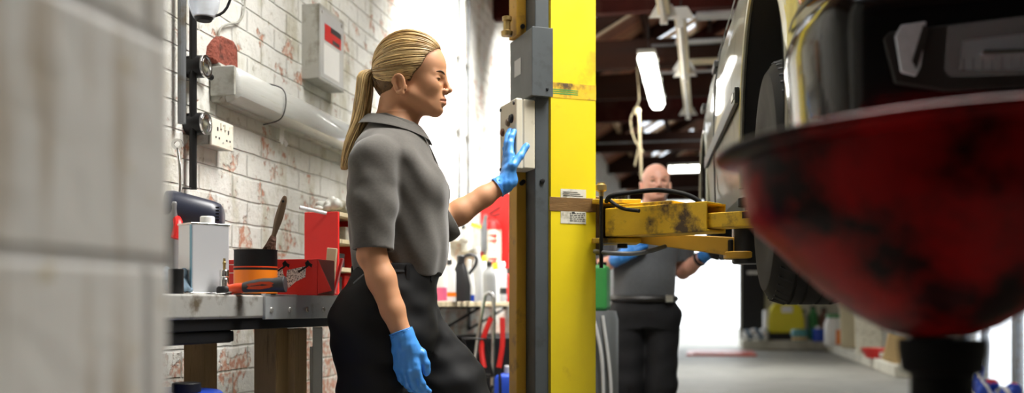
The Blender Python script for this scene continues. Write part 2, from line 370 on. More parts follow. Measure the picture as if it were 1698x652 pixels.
def world_of(o):
    m = o.matrix_basis.copy()
    while o.parent: o = o.parent; m = o.matrix_basis @ m
    return m
def tag(o, label, cat, group=None):
    o['label'] = label; o['category'] = cat
    if group: o['group'] = group
    return o
def thing(name, label, cat, loc=(0, 0, 0), rotz=0, group=None):
    o = bpy.data.objects.new(name, None); COL.objects.link(o); o.location = loc; o.rotation_euler = (0, 0, rotz)
    o.empty_display_size = .05
    return tag(o, label, cat, group)
def struct(o): o['kind'] = 'structure'; return o
def Rz(a): return Matrix.Rotation(a, 3, 'Z')
def Rx(a): return Matrix.Rotation(a, 3, 'X')
def Ry(a): return Matrix.Rotation(a, 3, 'Y')
def arc(p0, p1, p2, n=12):
    p0, p1, p2 = map(Vector, (p0, p1, p2)); return [p0 * (1 - t) ** 2 + p1 * 2 * t * (1 - t) + p2 * t * t for t in [i / n for i in range(n + 1)]]
def curve(pts, n=6):
    pts = [Vector(p) for p in pts]; out = []
    for i in range(len(pts) - 1):
        a, b, c, d = pts[max(i - 1, 0)], pts[i], pts[i + 1], pts[min(i + 2, len(pts) - 1)]
        for k in range(n):
            t = k / n; out.append(.5 * ((2 * b) + (c - a) * t + (2 * a - 5 * b + 4 * c - d) * t * t + (3 * b - a - 3 * c + d) * t ** 3))
    out.append(pts[-1]); return out

# ------------------------------------------------------------------ blended solids on a grid (bodies, cloth, gloves)
class SDF:
    def __init__(s, xs, ys, zs):
        s.ax = [np.asarray(a, np.float32) for a in (xs, ys, zs)]
        s.D = np.full([len(a) for a in s.ax], .5, np.float32)
    def put(s, fn, lo, hi, k=.01, op='u', pad=.02):
        sl = []; c = []
        for i in range(3):
            a = s.ax[i]; i0 = int(np.searchsorted(a, lo[i] - k - pad)); i1 = int(np.searchsorted(a, hi[i] + k + pad))
            if i1 <= i0: return s
            sl.append(slice(i0, i1)); sh = [1, 1, 1]; sh[i] = -1; c.append(a[i0:i1].reshape(sh))
        sl = tuple(sl); d = fn(*c).astype(np.float32); cur = s.D[sl]
        if op == 'u':
            h = np.clip(.5 + .5 * (cur - d) / k, 0, 1); s.D[sl] = cur * (1 - h) + d * h - k * h * (1 - h)
        elif op == 's':
            d = -d; h = np.clip(.5 + .5 * (d - cur) / k, 0, 1); s.D[sl] = cur * (1 - h) + d * h + k * h * (1 - h)
        elif op == 'd': s.D[sl] = cur + d
        return s
    def cap(s, a, b, ra, rb=None, k=.01, op='u', g=0):
        a = np.array(a, np.float32); b = np.array(b, np.float32); rb = ra if rb is None else rb; ba = b - a; L = max(float(ba @ ba), 1e-9)
        def fn(X, Y, Z):
            px, py, pz = X - a[0], Y - a[1], Z - a[2]
            t = np.clip((px * ba[0] + py * ba[1] + pz * ba[2]) / L, 0, 1)
            return np.sqrt((px - t * ba[0]) ** 2 + (py - t * ba[1]) ** 2 + (pz - t * ba[2]) ** 2) - (ra + g + (rb - ra) * t)
        m = max(ra, rb) + g
        return s.put(fn, np.minimum(a, b) - m, np.maximum(a, b) + m, k, op)
    def chain(s, pts, rs, k=.01, op='u', g=0):
        for i in range(len(pts) - 1): s.cap(pts[i], pts[i + 1], rs[i], rs[i + 1], k, op, g)
        return s
    def ell(s, c, r, k=.01, op='u', rot=None, g=0):
        c = np.array(c, np.float32); r = np.array(r, np.float32) + g; Q = np.array(rot, np.float32).T if rot is not None else np.eye(3, dtype=np.float32)
        def fn(X, Y, Z):
            x, y, z = X - c[0], Y - c[1], Z - c[2]
            u = [(Q[i, 0] * x + Q[i, 1] * y + Q[i, 2] * z) for i in range(3)]
            k0 = np.sqrt(sum((u[i] / r[i]) ** 2 for i in range(3))); k1 = np.sqrt(sum((u[i] / r[i] ** 2) ** 2 for i in range(3)))
            return k0 * (k0 - 1) / np.maximum(k1, 1e-6)
        e = float(r.max()) if rot is not None else r
        return s.put(fn, c - e, c + e, k, op)
    def loft(s, tab, k=.02, op='u', g=0, pw=2.3):
        """tab rows: z, centre x, centre y, half-width x, half-width y (z rising)"""
        t = np.array(sorted(tab), np.float64); zd = np.linspace(t[0, 0], t[-1, 0], 200)
        cols = []
        for j in range(1, 5):
            v = np.interp(zd, t[:, 0], t[:, j]); pad = np.pad(v, 9, mode='edge'); cols.append(np.convolve(pad, np.ones(19) / 19, 'valid'))
        def fn(X, Y, Z):
            cx, cy, rx, ry = (np.interp(Z, zd, q).astype(np.float32) for q in cols)
            rx = rx + g; ry = ry + g
            q = (np.abs((X - cx) / rx) ** pw + np.abs((Y - cy) / ry) ** pw) ** (1 / pw)
            return np.maximum((q - 1) * np.minimum(rx, ry), np.maximum(t[0, 0] - Z, Z - t[-1, 0]))
        lo = (float((t[:, 1] - t[:, 3]).min()) - g, float((t[:, 2] - t[:, 4]).min()) - g, t[0, 0]); hi = (float((t[:, 1] + t[:, 3]).max()) + g, float((t[:, 2] + t[:, 4]).max()) + g, t[-1, 0])
        return s.put(fn, lo, hi, k, op)
    def plane(s, p, n, lo, hi, k=.002):
        """cut away the side the normal n points to, inside a box"""
        p = np.array(p); n = np.array(n) / np.linalg.norm(n)
        return s.put(lambda X, Y, Z: -((X - p[0]) * n[0] + (Y - p[1]) * n[1] + (Z - p[2]) * n[2]), lo, hi, k, 's', 0)
    def mesh(s, name):
        D = s.D; xs, ys, zs = s.ax; S = D < 0
        c = np.zeros([n - 1 for n in D.shape], np.uint8); offs = [(i, j, k) for i in (0, 1) for j in (0, 1) for k in (0, 1)]
        nx, ny, nz = D.shape
        for i, j, k in offs: c += S[i:nx - 1 + i, j:ny - 1 + j, k:nz - 1 + k]
        I, J, K = np.nonzero((c > 0) & (c < 8)); N = len(I)
        val = {o: D[I + o[0], J + o[1], K + o[2]] for o in offs}
        acc = np.zeros((N, 3)); cnt = np.zeros(N)
        for a in offs:
            for ax in range(3):
                if a[ax]: continue
                b = list(a); b[ax] = 1; b = tuple(b); va, vb = val[a], val[b]; x = (va < 0) != (vb < 0)
                t = np.where(x, va / np.where(x, va - vb, 1), 0)
                p = np.stack([xs[I + a[0]], ys[J + a[1]], zs[K + a[2]]], 1).astype(np.float64)
                step = (xs[I + b[0]] - xs[I + a[0]], ys[J + b[1]] - ys[J + a[1]], zs[K + b[2]] - zs[K + a[2]])[ax]
                p[:, ax] += t * step; acc[x] += p[x]; cnt[x] += 1
        V = acc / cnt[:, None]
        idx = np.full(c.shape, -1, np.int32); idx[I, J, K] = np.arange(N)
        Q = []
        for ax in range(3):
            sl0 = [slice(None)] * 3; sl1 = [slice(None)] * 3; sl0[ax] = slice(0, -1); sl1[ax] = slice(1, None)
            A, B = S[tuple(sl0)], S[tuple(sl1)]; e = np.nonzero(A != B); u, w = [q for q in range(3) if q != ax]
            ok = (e[u] > 0) & (e[w] > 0) & (e[u] < D.shape[u] - 1) & (e[w] < D.shape[w] - 1); e = [q[ok] for q in e]; flip = A[tuple(e)]
            def at(du, dw):
                q = [x.copy() for x in e]; q[u] -= du; q[w] -= dw; return idx[tuple(q)]
            quad = np.stack([at(1, 1), at(0, 1), at(0, 0), at(1, 0)], 1)
            if ax == 1: flip = ~flip
            quad[~flip] = quad[~flip][:, ::-1]; Q.append(quad)
        Q = np.concatenate(Q); Q = Q[(Q >= 0).all(1)]
        me = bpy.data.meshes.new(name); me.vertices.add(N); me.vertices.foreach_set('co', V.ravel())
        me.loops.add(len(Q) * 4); me.loops.foreach_set('vertex_index', Q.ravel().astype(np.int32))
        me.polygons.add(len(Q)); me.polygons.foreach_set('loop_start', np.arange(0, len(Q) * 4, 4, dtype=np.int32))
        me.update(calc_edges=True); me.validate()
        return me
    def build(s, name, mats, parent, pick=None):
        me = s.mesh(name)
        for m in (mats if isinstance(mats, (list, tuple)) else [mats]): me.materials.append(M[m])
        if pick is not None:
            n = len(me.polygons); ce = np.empty(n * 3); me.polygons.foreach_get('center', ce)
            me.polygons.foreach_set('material_index', pick(ce.reshape(-1, 3)).astype(np.int32))
        return link(name, me, parent, ang=180)
def rng(a, b, h): return np.arange(a, b + h, h)
# ------------------------------------------------------------------ the room (its own axes: X across, Y along the bay)
def shell(name, m, fill, **kw):
    mb = MB(); fill(mb); o = mb.build(name, m, **kw); o.rotation_euler = (0, 0, YAW); return struct(o)
shell('floor', 'floor', lambda b: b.bb((-2.0, -3.2, -.12), (3.2, 40, 0)), smooth=False)
shell('wall_left', 'brick', lambda b: b.bb((WX - .24, -3.2, 0), (WX, YB + .2, 3.36)), smooth=False)
shell('wall_near', 'block', lambda b: b.bb((-.75, .12, 0), (-.455, .795, 3.5)), bevel=.012)
shell('wall_front', 'darkwall', lambda b: b.bb((WX, -3.3, 0), (WXR + .2, -3.1, 5.2)), smooth=False)
def wr(b):
    y0, y1 = 9.6, 12.25
    b.bb((WXR, -3.2, 0), (WXR + .2, y0, 3.36)); b.bb((WXR, y1, 0), (WXR + .2, YB + .2, 3.36)); b.bb((WXR, y0, 2.3), (WXR + .2, y1, 3.36))
shell('wall_right', 'sidewall', wr, smooth=False)
OX0, OX1 = on_back(1012, 400).x, on_back(1226, 400).x
def wb_(b):
    b.bb((WX, YB, 0), (OX0, YB + .2, 3.2)); b.bb((OX1, YB, 0), (WXR, YB + .2, 3.2)); b.bb((WX, YB, 3.2), (WXR, YB + .2, 3.36))
    b.prism([(WX, YB, 3.36), (WXR, YB, 3.36), (.6, YB, 4.75)], (0, .2, 0))
shell('wall_back', 'backwall', wb_, smooth=False)
# roof: two boarded slopes with roof-light openings in the left one
RX, EZ, RZ = .6, 3.34, 4.66
def slope(x): return EZ + (x - WX) / (RX - WX) * (RZ - EZ)
LIGHTS = [(-.65, .35, .8, 5.2), (-1.4, -.55, 5.6, 10.1), (-.75, -.1, 11.3, 12.2), (-1.25, -.75, 13.2, 14.3), (-1.0, -.2, 15.2, 16.8), (-1.0, -.2, 18.5, 20.5)]
def roof(b):
    def slab(x0, x1, y0, y1):
        b.prism([(x0, y0, slope(x0)), (x1, y0, slope(x1)), (x1, y1, slope(x1)), (x0, y1, slope(x0))], (0, 0, .05))
    y = -3.3
    for x0, x1, y0, y1 in LIGHTS:
        slab(WX - .2, RX, y, y0); slab(WX - .2, x0, y0, y1); slab(x1, RX, y0, y1); y = y1
    slab(WX - .2, RX, y, YB + .2)
    b.prism([(RX, -3.3, RZ), (WXR + .2, -3.3, EZ), (WXR + .2, YB + .2, EZ), (RX, YB + .2, RZ)], (0, 0, .05))
shell('ceiling', 'plank', roof, smooth=False)
for i, (x0, x1, y0, y1) in enumerate(LIGHTS):
    def pane(b):
        b.prism([(x0, y0, slope(x0) + .02), (x1, y0, slope(x1) + .02), (x1, y1, slope(x1) + .02), (x0, y1, slope(x0) + .02)], (0, 0, .006))
    win = shell('window_%d' % (i + 1), 'lampglass', pane, smooth=False)
    fr = MB(); n = max(2, int((y1 - y0) / .6))
    for k in range(n + 1):
        yy = y0 + (y1 - y0) * k / n; fr.beam((x0, yy, slope(x0)), (x1, yy, slope(x1)), .035, .05)
    fr.beam((x0, y0, slope(x0)), (x0, y1, slope(x0)), .04, .06); fr.beam((x1, y0, slope(x1)), (x1, y1, slope(x1)), .04, .06)
    fr.build('glazing_bars', 'purlin', win, smooth=False)
TB = [(-1.2, 'beam'), (2.0, 'beam'), (5.4, 'beam'), (7.75, 'beam2'), (9.6, 'beam'), (11.0, 'beam'), (12.35, 'beam2'), (14.8, 'beam'), (17.2, 'beam'), (19.6, 'beam')]
for i, (y, mm) in enumerate(TB):
    def bm_(b, y=y):
        b.bb((WX, y - .05, 3.19), (WXR, y + .05, 3.46))
        for x0, x1 in ((WX, RX), (WXR, RX)): b.beam((x0, y, EZ - .07), (x1, y, RZ - .09), .07, .13)
    shell('trim_%d' % (i + 1), mm, bm_, smooth=False)
for j, x in enumerate((-1.25, -.62, .05)):
    shell('trim_%d' % (len(TB) + 1 + j), 'purlin' if j == 0 else 'beam', lambda b: b.beam((x, -3.2, slope(x) - .06), (x, YB, slope(x) - .06), .06, .1), smooth=False)
shell('trim_14', 'cream', lambda b: b.bb((WX, YB - .12, 3.95), (WXR, YB, 4.08)), smooth=False)
shell('trim_15', 'beam', lambda b: b.bb((WX, YB - .14, 3.2), (WXR, YB, 3.42)), smooth=False)
# open doorway and its black door leaf, the glazed side door
def leaf(b):
    x0, x1 = on_back(1230, 400, YB - .1).x, on_back(1268, 400, YB - .1).x
    b.bb((x0, YB - .12, .04), (x1, YB - .06, 3.15)); b.bb((x0 + .06, YB - .135, .3), (x1 - .06, YB - .12, 1.4)); b.bb((x0 + .06, YB - .135, 1.75), (x1 - .06, YB - .12, 2.95))
d1 = shell('door_1', 'black', leaf, smooth=False)
xx = on_back(1255, 450, YB - .1).x
MB().bb((xx - .2, YB - .17, 1.58), (xx + .2, YB - .12, 1.64)).build('push_bar', 'white', d1, bevel=.008)
def gdoor(b):
    for y, w in ((9.66, .12), (10.28, .16), (11.42, .07), (12.19, .12)): b.bb((WXR + .05, y - w / 2, 0), (WXR + .12, y + w / 2, 2.3))
    b.bb((WXR + .05, 9.6, 2.2), (WXR + .12, 12.25, 2.3)); b.bb((WXR + .05, 9.6, 0), (WXR + .12, 12.25, .1))
d2 = shell('door_2', 'conduit', gdoor, smooth=False)
MB().bb((WXR + .08, 9.6, .1), (WXR + .088, 12.25, 2.2)).build('pane', 'lampglass', d2, smooth=False)
shell('trim_16', 'backwall', lambda b: (b.bb((WXR - .5, 13.3, 0), (WXR, YB, .16)), b.bb((OX1 + .02, YB - 1.0, 0), (WXR - .5, YB, .2))), bevel=.02)

# ------------------------------------------------------------------ things on the left wall
def wthing(name, label, cat, X, Y, Z, group=None): return thing(name, label, cat, room(X, Y, Z), YAW, group)
def pt(px, py, off=0):                                # (Y, Z) on the plane a little proud of the left wall
    q = on_wall(px, py, WX + off); return q.y, q.z
# long diffuser lamp on the wall
y0, z0 = pt(352, 140); t = wthing('strip_light', 'long grimy fluorescent light with ribbed diffuser on the left brick wall', 'light', WX, 3.12, 1.685)
def lamp_sec(y, dz=0, s=1.0, a=0.0, b=.105):
    return [(a, y, -.062 * s), (b * .62, y, -.062 * s), (b * .92, y, -.045 * s), (b, y, 0), (b * .92, y, .045 * s), (b * .62, y, .062 * s), (a, y, .062 * s)]
MB().loft([lamp_sec(0, b=.05, s=1.08), lamp_sec(1.56, b=.05, s=1.08)]).build('housing', 'grimy', t, bevel=.004)
MB().loft([lamp_sec(.012, a=.045, s=.55, b=.085), lamp_sec(.03, a=.045), lamp_sec(1.53, a=.045), lamp_sec(1.548, a=.045, s=.55, b=.085)]).build('diffuser', 'lens', t, ang=50)
MB().box((.05, -.006, 0), (.09, .012, .1)).build('end_cap', 'grimy', t, bevel=.004)
MB().tube(curve([(.03, .36, .075), (.10, .36, .05), (.113, .365, 0), (.09, .37, -.06), (.02, .37, -.08)]), .0022, 6).tube([(.03, .36, .075), (.03, .28, .07)], .002, 6).build('cable_tie', 'black', t)
MB().add([(.03, .5, -.07), (.035, .53, -.07), (.03, .525, -.135), (.026, .5, -.12)], [(0, 1, 2, 3)]).add([(.03, .525, -.10), (.045, .545, -.125), (.03, .55, -.14)], [(0, 1, 2)]).build('tape_scrap', 'white', t)
# exposed brick above it
y0, _ = pt(340, 100); t = MB()
prof = [(0, .012), (.05, .0), (.14, .0), (.185, .005), (.182, .095), (.15, .112), (.07, .108), (.045, .09), (.012, .06)]
t.prism([(0, a, b) for a, b in prof], (.035, 0, 0)); o = t.build('broken_brick', 'redbrick', None, bevel=.008); o.location = room(WX - .005, y0, 1.742); o.rotation_euler = (0, 0, YAW)
tag(o, 'raw red brick showing through white paint above the long wall light', 'brick')
# sockets
y0 = on_wall(352, 215, WX + .06).y; t = wthing('wall_socket', 'double mains socket in a box below the end of the wall light', 'socket', WX, y0, 1.50)
MB().bb((0, 0, -.044), (.05, .148, .044)).build('back_box', 'grimy', t, bevel=.004)
MB().bb((.05, -.002, -.046), (.06, .15, .046)).build('face_plate', 'socket', t, bevel=.003)
for k, yc in enumerate((.036, .112)):
    h = MB(); h.bb((.0595, yc - .0035, .006), (.0612, yc + .0035, .019)); h.bb((.0595, yc - .015, -.019), (.0612, yc - .008, -.013)); h.bb((.0595, yc + .008, -.019), (.0612, yc + .015, -.013)); h.build('pin_holes', 'black', t)
    MB().box((.0625, yc + (.024 if k == 0 else -.024), .026), (.005, .011, .02)).build('rocker_switch', 'socket', t, bevel=.001)
for zz in (.03, -.028): MB().cyl((.06, .074, zz), (.062, .074, zz), .0035, n=10).build('screw', 'steel', t)
# conduit with two round boxes
y0 = on_wall(306, 100).y; t = wthing('electrical_conduit', 'black conduit with round metal junction boxes beside the wall socket', 'conduit', WX, y0, 0)
MB().tube([(.03, 0, 1.3), (.03, 0, 3.2)], .012, 10).build('pipe', 'blackmetal', t)
MB().tube([(.03, -.07, 1.5), (.03, -.07, 3.2)], .013, 10).build('pipe', 'conduit', t)
for zz in (1.70, 1.515):
    b = MB().cyl((0, .02, zz), (.06, .02, zz), .036, n=24).build('junction_box', 'blackmetal', t, bevel=.003)
    MB().cyl((.06, .02, zz), (.068, .02, zz), .037, n=24).lathe([(.03, 0), (.02, .004), (0, .005)], (.068, .02, zz), (1, 0, 0)).build('cover', 'chrome', b, bevel=.0015)
    MB().tube([(.03, .05, zz), (.03, .12, zz - .012)], .011, 10).tube([(.03, .058, zz), (.03, .07, zz - .002)], .015, 10).build('spigot', 'blackmetal', b)
# glass shade on a wire
p = P(338, 2, 2.95); t = thing('lamp_shade', 'clear glass lamp shade on a black wire at the top beside the conduit', 'lamp', p)
MB().lathe([(.02, .12), (.048, .085), (.052, .03), (.044, -.02), (.03, -.05), (.027, -.05), (.041, -.02), (.049, .03), (.045, .083), (.018, .115)], cap=False).build('glass', 'lampglass', t)
MB().cyl((0, 0, -.045), (0, 0, -.06), .03, .022).build('collar', 'black', t, bevel=.003)
MB().tube(curve([(0, 0, -.05), (.06, .03, -.01), (.09, .03, .15), (.1, .05, .5), (.1, .06, .9)]), .004, 8).build('wire', 'black', t)
# stray wire
a = [on_wall(x, y, WX + .012) for x, y in ((406, -30), (405, 15), (396, 36), (378, 40), (366, 47), (361, 66))]
o = MB().tube(curve(a), .0038, 8).build('loose_wire', 'grimy'); o.rotation_euler = (0, 0, YAW); tag(o, 'thin grey wire looping down the wall to the red brick', 'wire')
# document holder
y0, z1 = pt(500, 20, .0); t = wthing('document_holder', 'clear plastic document box with red sticker screwed to the brick wall', 'holder', WX + .001, 3.9, 1.87)
MB().bb((0, 0, 0), (.012, .29, .31)).bb((0, 0, 0), (.075, .012, .31)).bb((0, 0, 0), (.075, .29, .012)).bb((0, .278, 0), (.075, .29, .31)).bb((0, 0, .298), (.075, .29, .31)).build('case', 'grimy', t, bevel=.003)
MB().bb((.07, .012, .01), (.076, .278, .30)).build('cover', 'clearplastic', t, bevel=.002)
MB().bb((.0755, .06, .175), (.0768, .25, .245)).build('sticker', 'red', t); MB().bb((.0765, .13, .222), (.0775, .25, .245)).bb((.0765, .15, .18), (.0775, .23, .196)).build('sticker_print', 'bottledark', t)
MB().bb((.0755, .05, .03), (.0766, .23, .16)).build('leaflet', 'white', t)
for yy in (.03, .26): MB().cyl((.075, yy, .286), (.079, yy, .286), .008, n=12).build('screw', 'steel', t)
# nail and hanging spanner
o = MB().cyl(on_wall(303, 312), on_wall(318, 313, WX + .05), .003, n=8).build('nail', 'blackmetal'); o.rotation_euler = (0, 0, YAW); tag(o, 'black nail sticking out of the brick wall above the grinder', 'nail')
q = P(294, 246, 2.97); t = thing('spanner', 'chrome spanner hanging by the pier edge above the grinder', 'spanner', q)
MB().tube(curve([(0, 0, 0), (.006, 0, -.05), (.008, 0, -.11), (.004, 0, -.16)]), [.006, .008, .009, .006] if False else .008, 8, flat=.5).build('shank', 'chrome', t)
MB().lathe([(.009, -.004), (.017, -.004), (.017, .004), (.009, .004), (.009, -.004)], (0, 0, .012), (0, 1, 0), cap=False, n=20).build('ring_end', 'chrome', t)
# two wall conduits further along and the grey boxes below
for px, lab in ((757, 'thin black pipe down the white wall, the one nearer the woman'), (772, 'thin dark pipe down the white wall, the one nearer the control box')):
    y = on_wall(px, 300).y; b = MB().tube([(.02, 0, 1.45), (.02, 0, 3.3)], .011, 8)
    for z in (1.6, 2.1, 2.6, 3.1): b.box((.012, 0, z), (.024, .05, .02))
    o = b.build('wall_pipe', 'conduit'); o.location = room(WX, y, 0); o.rotation_euler = (0, 0, YAW); tag(o, lab, 'pipe')
for x0, x1, ya, yb, nm, lab in ((760, 776, 372, 400, 'switch_box', 'small grey switch box on the wall above the black jug'), (777, 797, 372, 418, 'fuse_box', 'larger grey fuse box with yellow label on the wall left of the red cabinet')):
    a, c = on_wall(x0, yb, WX + .06), on_wall(x1, ya, WX + .06); t = wthing(nm, lab, 'electrical box', WX, a.y, a.z)
    MB().bb((0, 0, 0), (.06, c.y - a.y, c.z - a.z)).build('box', 'conduitlight' if nm == 'switch_box' else 'grimy', t, bevel=.006)
    MB().bb((.06, .015, .015), (.068, c.y - a.y - .015, c.z - a.z - .015)).build('lid', 'grimy', t, bevel=.004)
    if nm == 'fuse_box': MB().bb((.068, .03, c.z - a.z - .035), (.07, c.y - a.y - .03, c.z - a.z - .012)).build('label', 'yellowplastic', t)
    else: MB().cyl((.068, .07, .1), (.085, .07, .1), .014, n=12).build('switch_knob', 'black', t)
# red first aid cabinet with shelves, extinguisher
yA = 7.25; t = wthing('first_aid_cabinet', 'tall red open-fronted wall cabinet behind the bottles', 'cabinet', WX, yA, 1.2)
MB().bb((0, 0, 0), (.22, .02, .56)).build('side_panel', 'red', t, bevel=.002); MB().bb((0, .62, 0), (.22, .64, .56)).build('side_panel', 'red', t, bevel=.002)
MB().bb((0, .02, 0), (.015, .62, .56)).build('back_panel', 'red', t)
for z in (0, .18, .36, .545): MB().bb((.015, .02, z), (.21, .62, z + .015)).build('shelf', 'red', t, bevel=.002)
for k, (y, z, s, mm) in enumerate(((.12, .195, .13, 'white'), (.34, .195, .11, 'paper'), (.5, .195, .12, 'white'), (.15, .375, .12, 'white'), (.36, .375, .14, 'paper'), (.2, .015, .13, 'white'), (.42, .015, .12, 'white'))):
    o = MB().box((0, 0, s / 2), (.12, .13, s)).bb((-.061, -.04, s * .3), (.061, .04, s * .6)).build('medical_carton', mm, None, bevel=.006); o.location = room(WX + .12, yA + y, 1.2 + z); o.rotation_euler = (0, 0, YAW + .1 * (k % 3))
    tag(o, 'pale carton standing inside the red wall cabinet', 'carton', 'cartons in the red wall cabinet')
e0 = room(WX + .12, yA - .14, 1.14); t = thing('fire_extinguisher', 'red fire extinguisher with grey horn and white label before the cabinet', 'fire extinguisher', e0, YAW)
MB().lathe([(.0, 0), (.06, 0), (.065, .02), (.065, .34), (.05, .39), (.022, .41), (.022, .43), (0, .43)], n=28).build('cylinder', 'red', t)
MB().lathe([(.0662, .05), (.0662, .33)], n=28, cap=False).build('label', 'paper', t)
lb = MB()
for z in (.29, .25, .12, .09): lb.box((.02, -.064, z), (.06, .004, .018))
lb.build('label_print', 'red', t)
MB().beam((-.02, 0, .45), (.06, 0, .5), .02, .012).beam((-.02, 0, .43), (.06, 0, .45), .02, .012).build('handle', 'blackmetal', t, bevel=.002)
MB().lathe([(.034, .0), (.040, .02), (.03, .1), (.016, .24), (.014, .27)], (-.06, -.09, .17), (.12, 0, 1)).build('discharge_horn', 'conduit', t)
MB().bb((-.10, -.02, .1), (-.05, .02, .14)).build('wall_bracket', 'blackmetal', t)

# shelf of bottles
ySa, ySb, zS = 4.75, 7.15, .945
t = wthing('bottle_shelf', 'pale wooden shelf board carrying bottles along the left wall', 'shelf', WX, ySa, zS)
MB().bb((0, 0, -.028), (.32, ySb - ySa, 0)).build('board', 'woodpale', t, bevel=.003)
for y in (.3, 1.25, 2.1): MB().bb((0, y, -.2), (.015, y + .025, -.028)).beam((.01, y + .012, -.19), (.28, y + .012, -.035), .02, .015).bb((0, y, -.04), (.28, y + .025, -.028)).build('bracket', 'blackmetal', t)
def bottle(name, label, px, d, h, r, kind, body, capm, lab=None, sq=False, flat=1):
    base = P(px, HY, d); base.z = zS; t = thing(name, label, 'bottle', base, YAW + .2)
    prof = {'jug': [(0, 0), (r, 0), (r, h * .62), (r * .8, h * .78), (r * .35, h * .86), (r * .35, h * .9)],
            'aero': [(0, 0), (r, 0), (r, h * .76), (r * .75, h * .82), (r * .5, h * .84)],
            'cone': [(0, 0), (r, 0), (r, h * .35), (r * .62, h * .72), (r * .36, h * .86)],
            'tall': [(0, 0), (r, 0), (r * .96, h * .7), (r * .55, h * .82), (r * .36, h * .9)]}[kind]
    b = MB()
    if sq:
        def ring(rr, z, n=24):
            out = []
            for j in range(n):
                a = 2 * math.pi * j / n; c, s_ = math.cos(a), math.sin(a); q = (abs(c) ** 4 + abs(s_) ** 4) ** -.25; out.append((c * rr * q, s_ * rr * q * flat, z))
            return out
        b.loft([ring(max(rr, r * .2), z) for rr, z in prof])
    else: b.lathe(prof, n=24)
    b.build('body', body, t, ang=50)
    rc = prof[-1][0] * (1.15 if kind != 'aero' else 1.2)
    MB().lathe([(rc, prof[-1][1] - .004), (rc, h - .004), (rc * .85, h), (0, h)], n=16).build('cap', capm, t)
    if lab:
        mm, a, c = lab; lb = MB()
        if sq: lb.loft([[(x * 1.012, y * 1.012, z) for x, y, z in ring(r, z_ * h)] and [(x * 1.015, y * 1.015, z_ * h) for x, y, _ in ring(r, 0)] for z_ in (a, c)], cap=False)
        else: lb.lathe([(r * 1.015, a * h), (r * 1.015, c * h)], n=24, cap=False)
        lb.build('label', mm, t)
    return t
bottle('pink_bottle', 'pink and white plastic bottle on the shelf beside the woman', 731, 5.25, .21, .032, 'tall', 'white', 'white', ('pink', .02, .35))
bottle('cleaner_bottle', 'white bottle with orange label and dark top on the shelf', 745, 5.35, .225, .036, 'tall', 'white', 'bottledark', ('orange', .12, .22), True, .7)
t = bottle('oil_jug', 'dark grey oil jug with loop handle on the shelf', 764, 5.4, .25, .054, 'cone', 'bottledark', 'bottledark', None, True, .6)
MB().tube(curve([(.01, 0, .21), (.02, 0, .245), (.06, 0, .255), (.085, 0, .235), (.08, 0, .20), (.045, 0, .15)]), .009, 8).build('handle', 'bottledark', t)
bottle('blue_label_bottle', 'white bottle with blue foot on the shelf right of the dark jug', 778, 5.55, .235, .03, 'cone', 'white', 'white', ('blue', .01, .16))
bottle('tall_white_bottle', 'tallest white bottle on the shelf, no label', 792, 5.7, .31, .032, 'tall', 'conduitlight', 'white')
bottle('grey_oil_bottle', 'broad grey oil bottle with black cap on the shelf', 811, 5.9, .24, .042, 'jug', 'bottlegrey', 'black', None, True, .6)
bottle('yellow_cap_bottle', 'white bottle with yellow cap behind the grey oil bottle', 803, 6.3, .29, .036, 'tall', 'white', 'yellowplastic')
bottle('white_spray_can', 'slim white spray can between grey bottle and red can', 821, 6.05, .235, .026, 'aero', 'white', 'yellowplastic')
bottle('banded_spray_can', 'white spray can with dark band beside the red can on the shelf', 833, 6.2, .25, .028, 'aero', 'conduitlight', 'white', ('bottledark', .2, .35))
bottle('red_spray_can', 'red spray can with black cap at the shelf end', 846, 6.35, .215, .03, 'aero', 'red', 'black')
# black tray on the wall right of the cabinet
t = wthing('black_tray', 'black plastic tray fixed beyond the red cabinet beside the yellow column', 'tray', WX, 8.25, 1.28)
MB().loft([[(0, 0, 0), (.30, 0, 0), (.30, .3, 0), (0, .3, 0)], [(0, -.04, .16), (.42, -.04, .16), (.42, .34, .16), (0, .34, .16)]]).build('pan', 'black', t, bevel=.008)
MB().bb((-.0, -.05, .16), (.43, .35, .175)).build('rim', 'bottledark', t, bevel=.004)

# black cabinet, jug and blue drum low beyond
t = wthing('steel_cabinet', 'low black steel cabinet under the end of the bottle shelf', 'cabinet', WX + .02, 6.15, 0)
MB().bb((0, 0, .05), (.58, .98, .72)).bb((.0, .0, 0), (.56, .96, .05)).build('carcass', 'black', t, bevel=.006)
MB().bb((.58, .01, .08), (.595, .48, .70)).build('door', 'black', t, bevel=.004); MB().bb((.58, .49, .08), (.595, .97, .70)).build('door', 'black', t, bevel=.004)
jb = P(864, HY, 6.5); jb = room(-1.18, 7.0, .721); t = thing('white_jug', 'large white plastic jug on the black cabinet by the column', 'jug', jb, YAW)
MB().loft([[(math.cos(a) * r, math.sin(a) * r * .7, z) for a in [2 * math.pi * j / 24 for j in range(24)]] for r, z in ((.09, 0), (.095, .02), (.095, .2), (.07, .27), (.03, .30), (.03, .32))]).build('body', 'white', t)
MB().cyl((0, 0, .32), (0, 0, .345), .034).build('cap', 'white', t); MB().tube(curve([(.03, 0, .3), (.09, 0, .31), (.1, 0, .24), (.085, 0, .18)]), .012, 8).build('handle', 'white', t)
q = P(856, HY, 5.75); t = thing('blue_can', 'blue plastic jerrycan on the floor behind the yellow column', 'container', (q.x, q.y, 0), YAW)
MB().loft([[(x * s, y * s, z) for x, y in ((-.13, -.1), (.13, -.1), (.13, .1), (-.13, .1))] for s, z in ((.96, 0), (1, .03), (1, .46), (.8, .53))]).build('body', 'blue', t, bevel=.02)
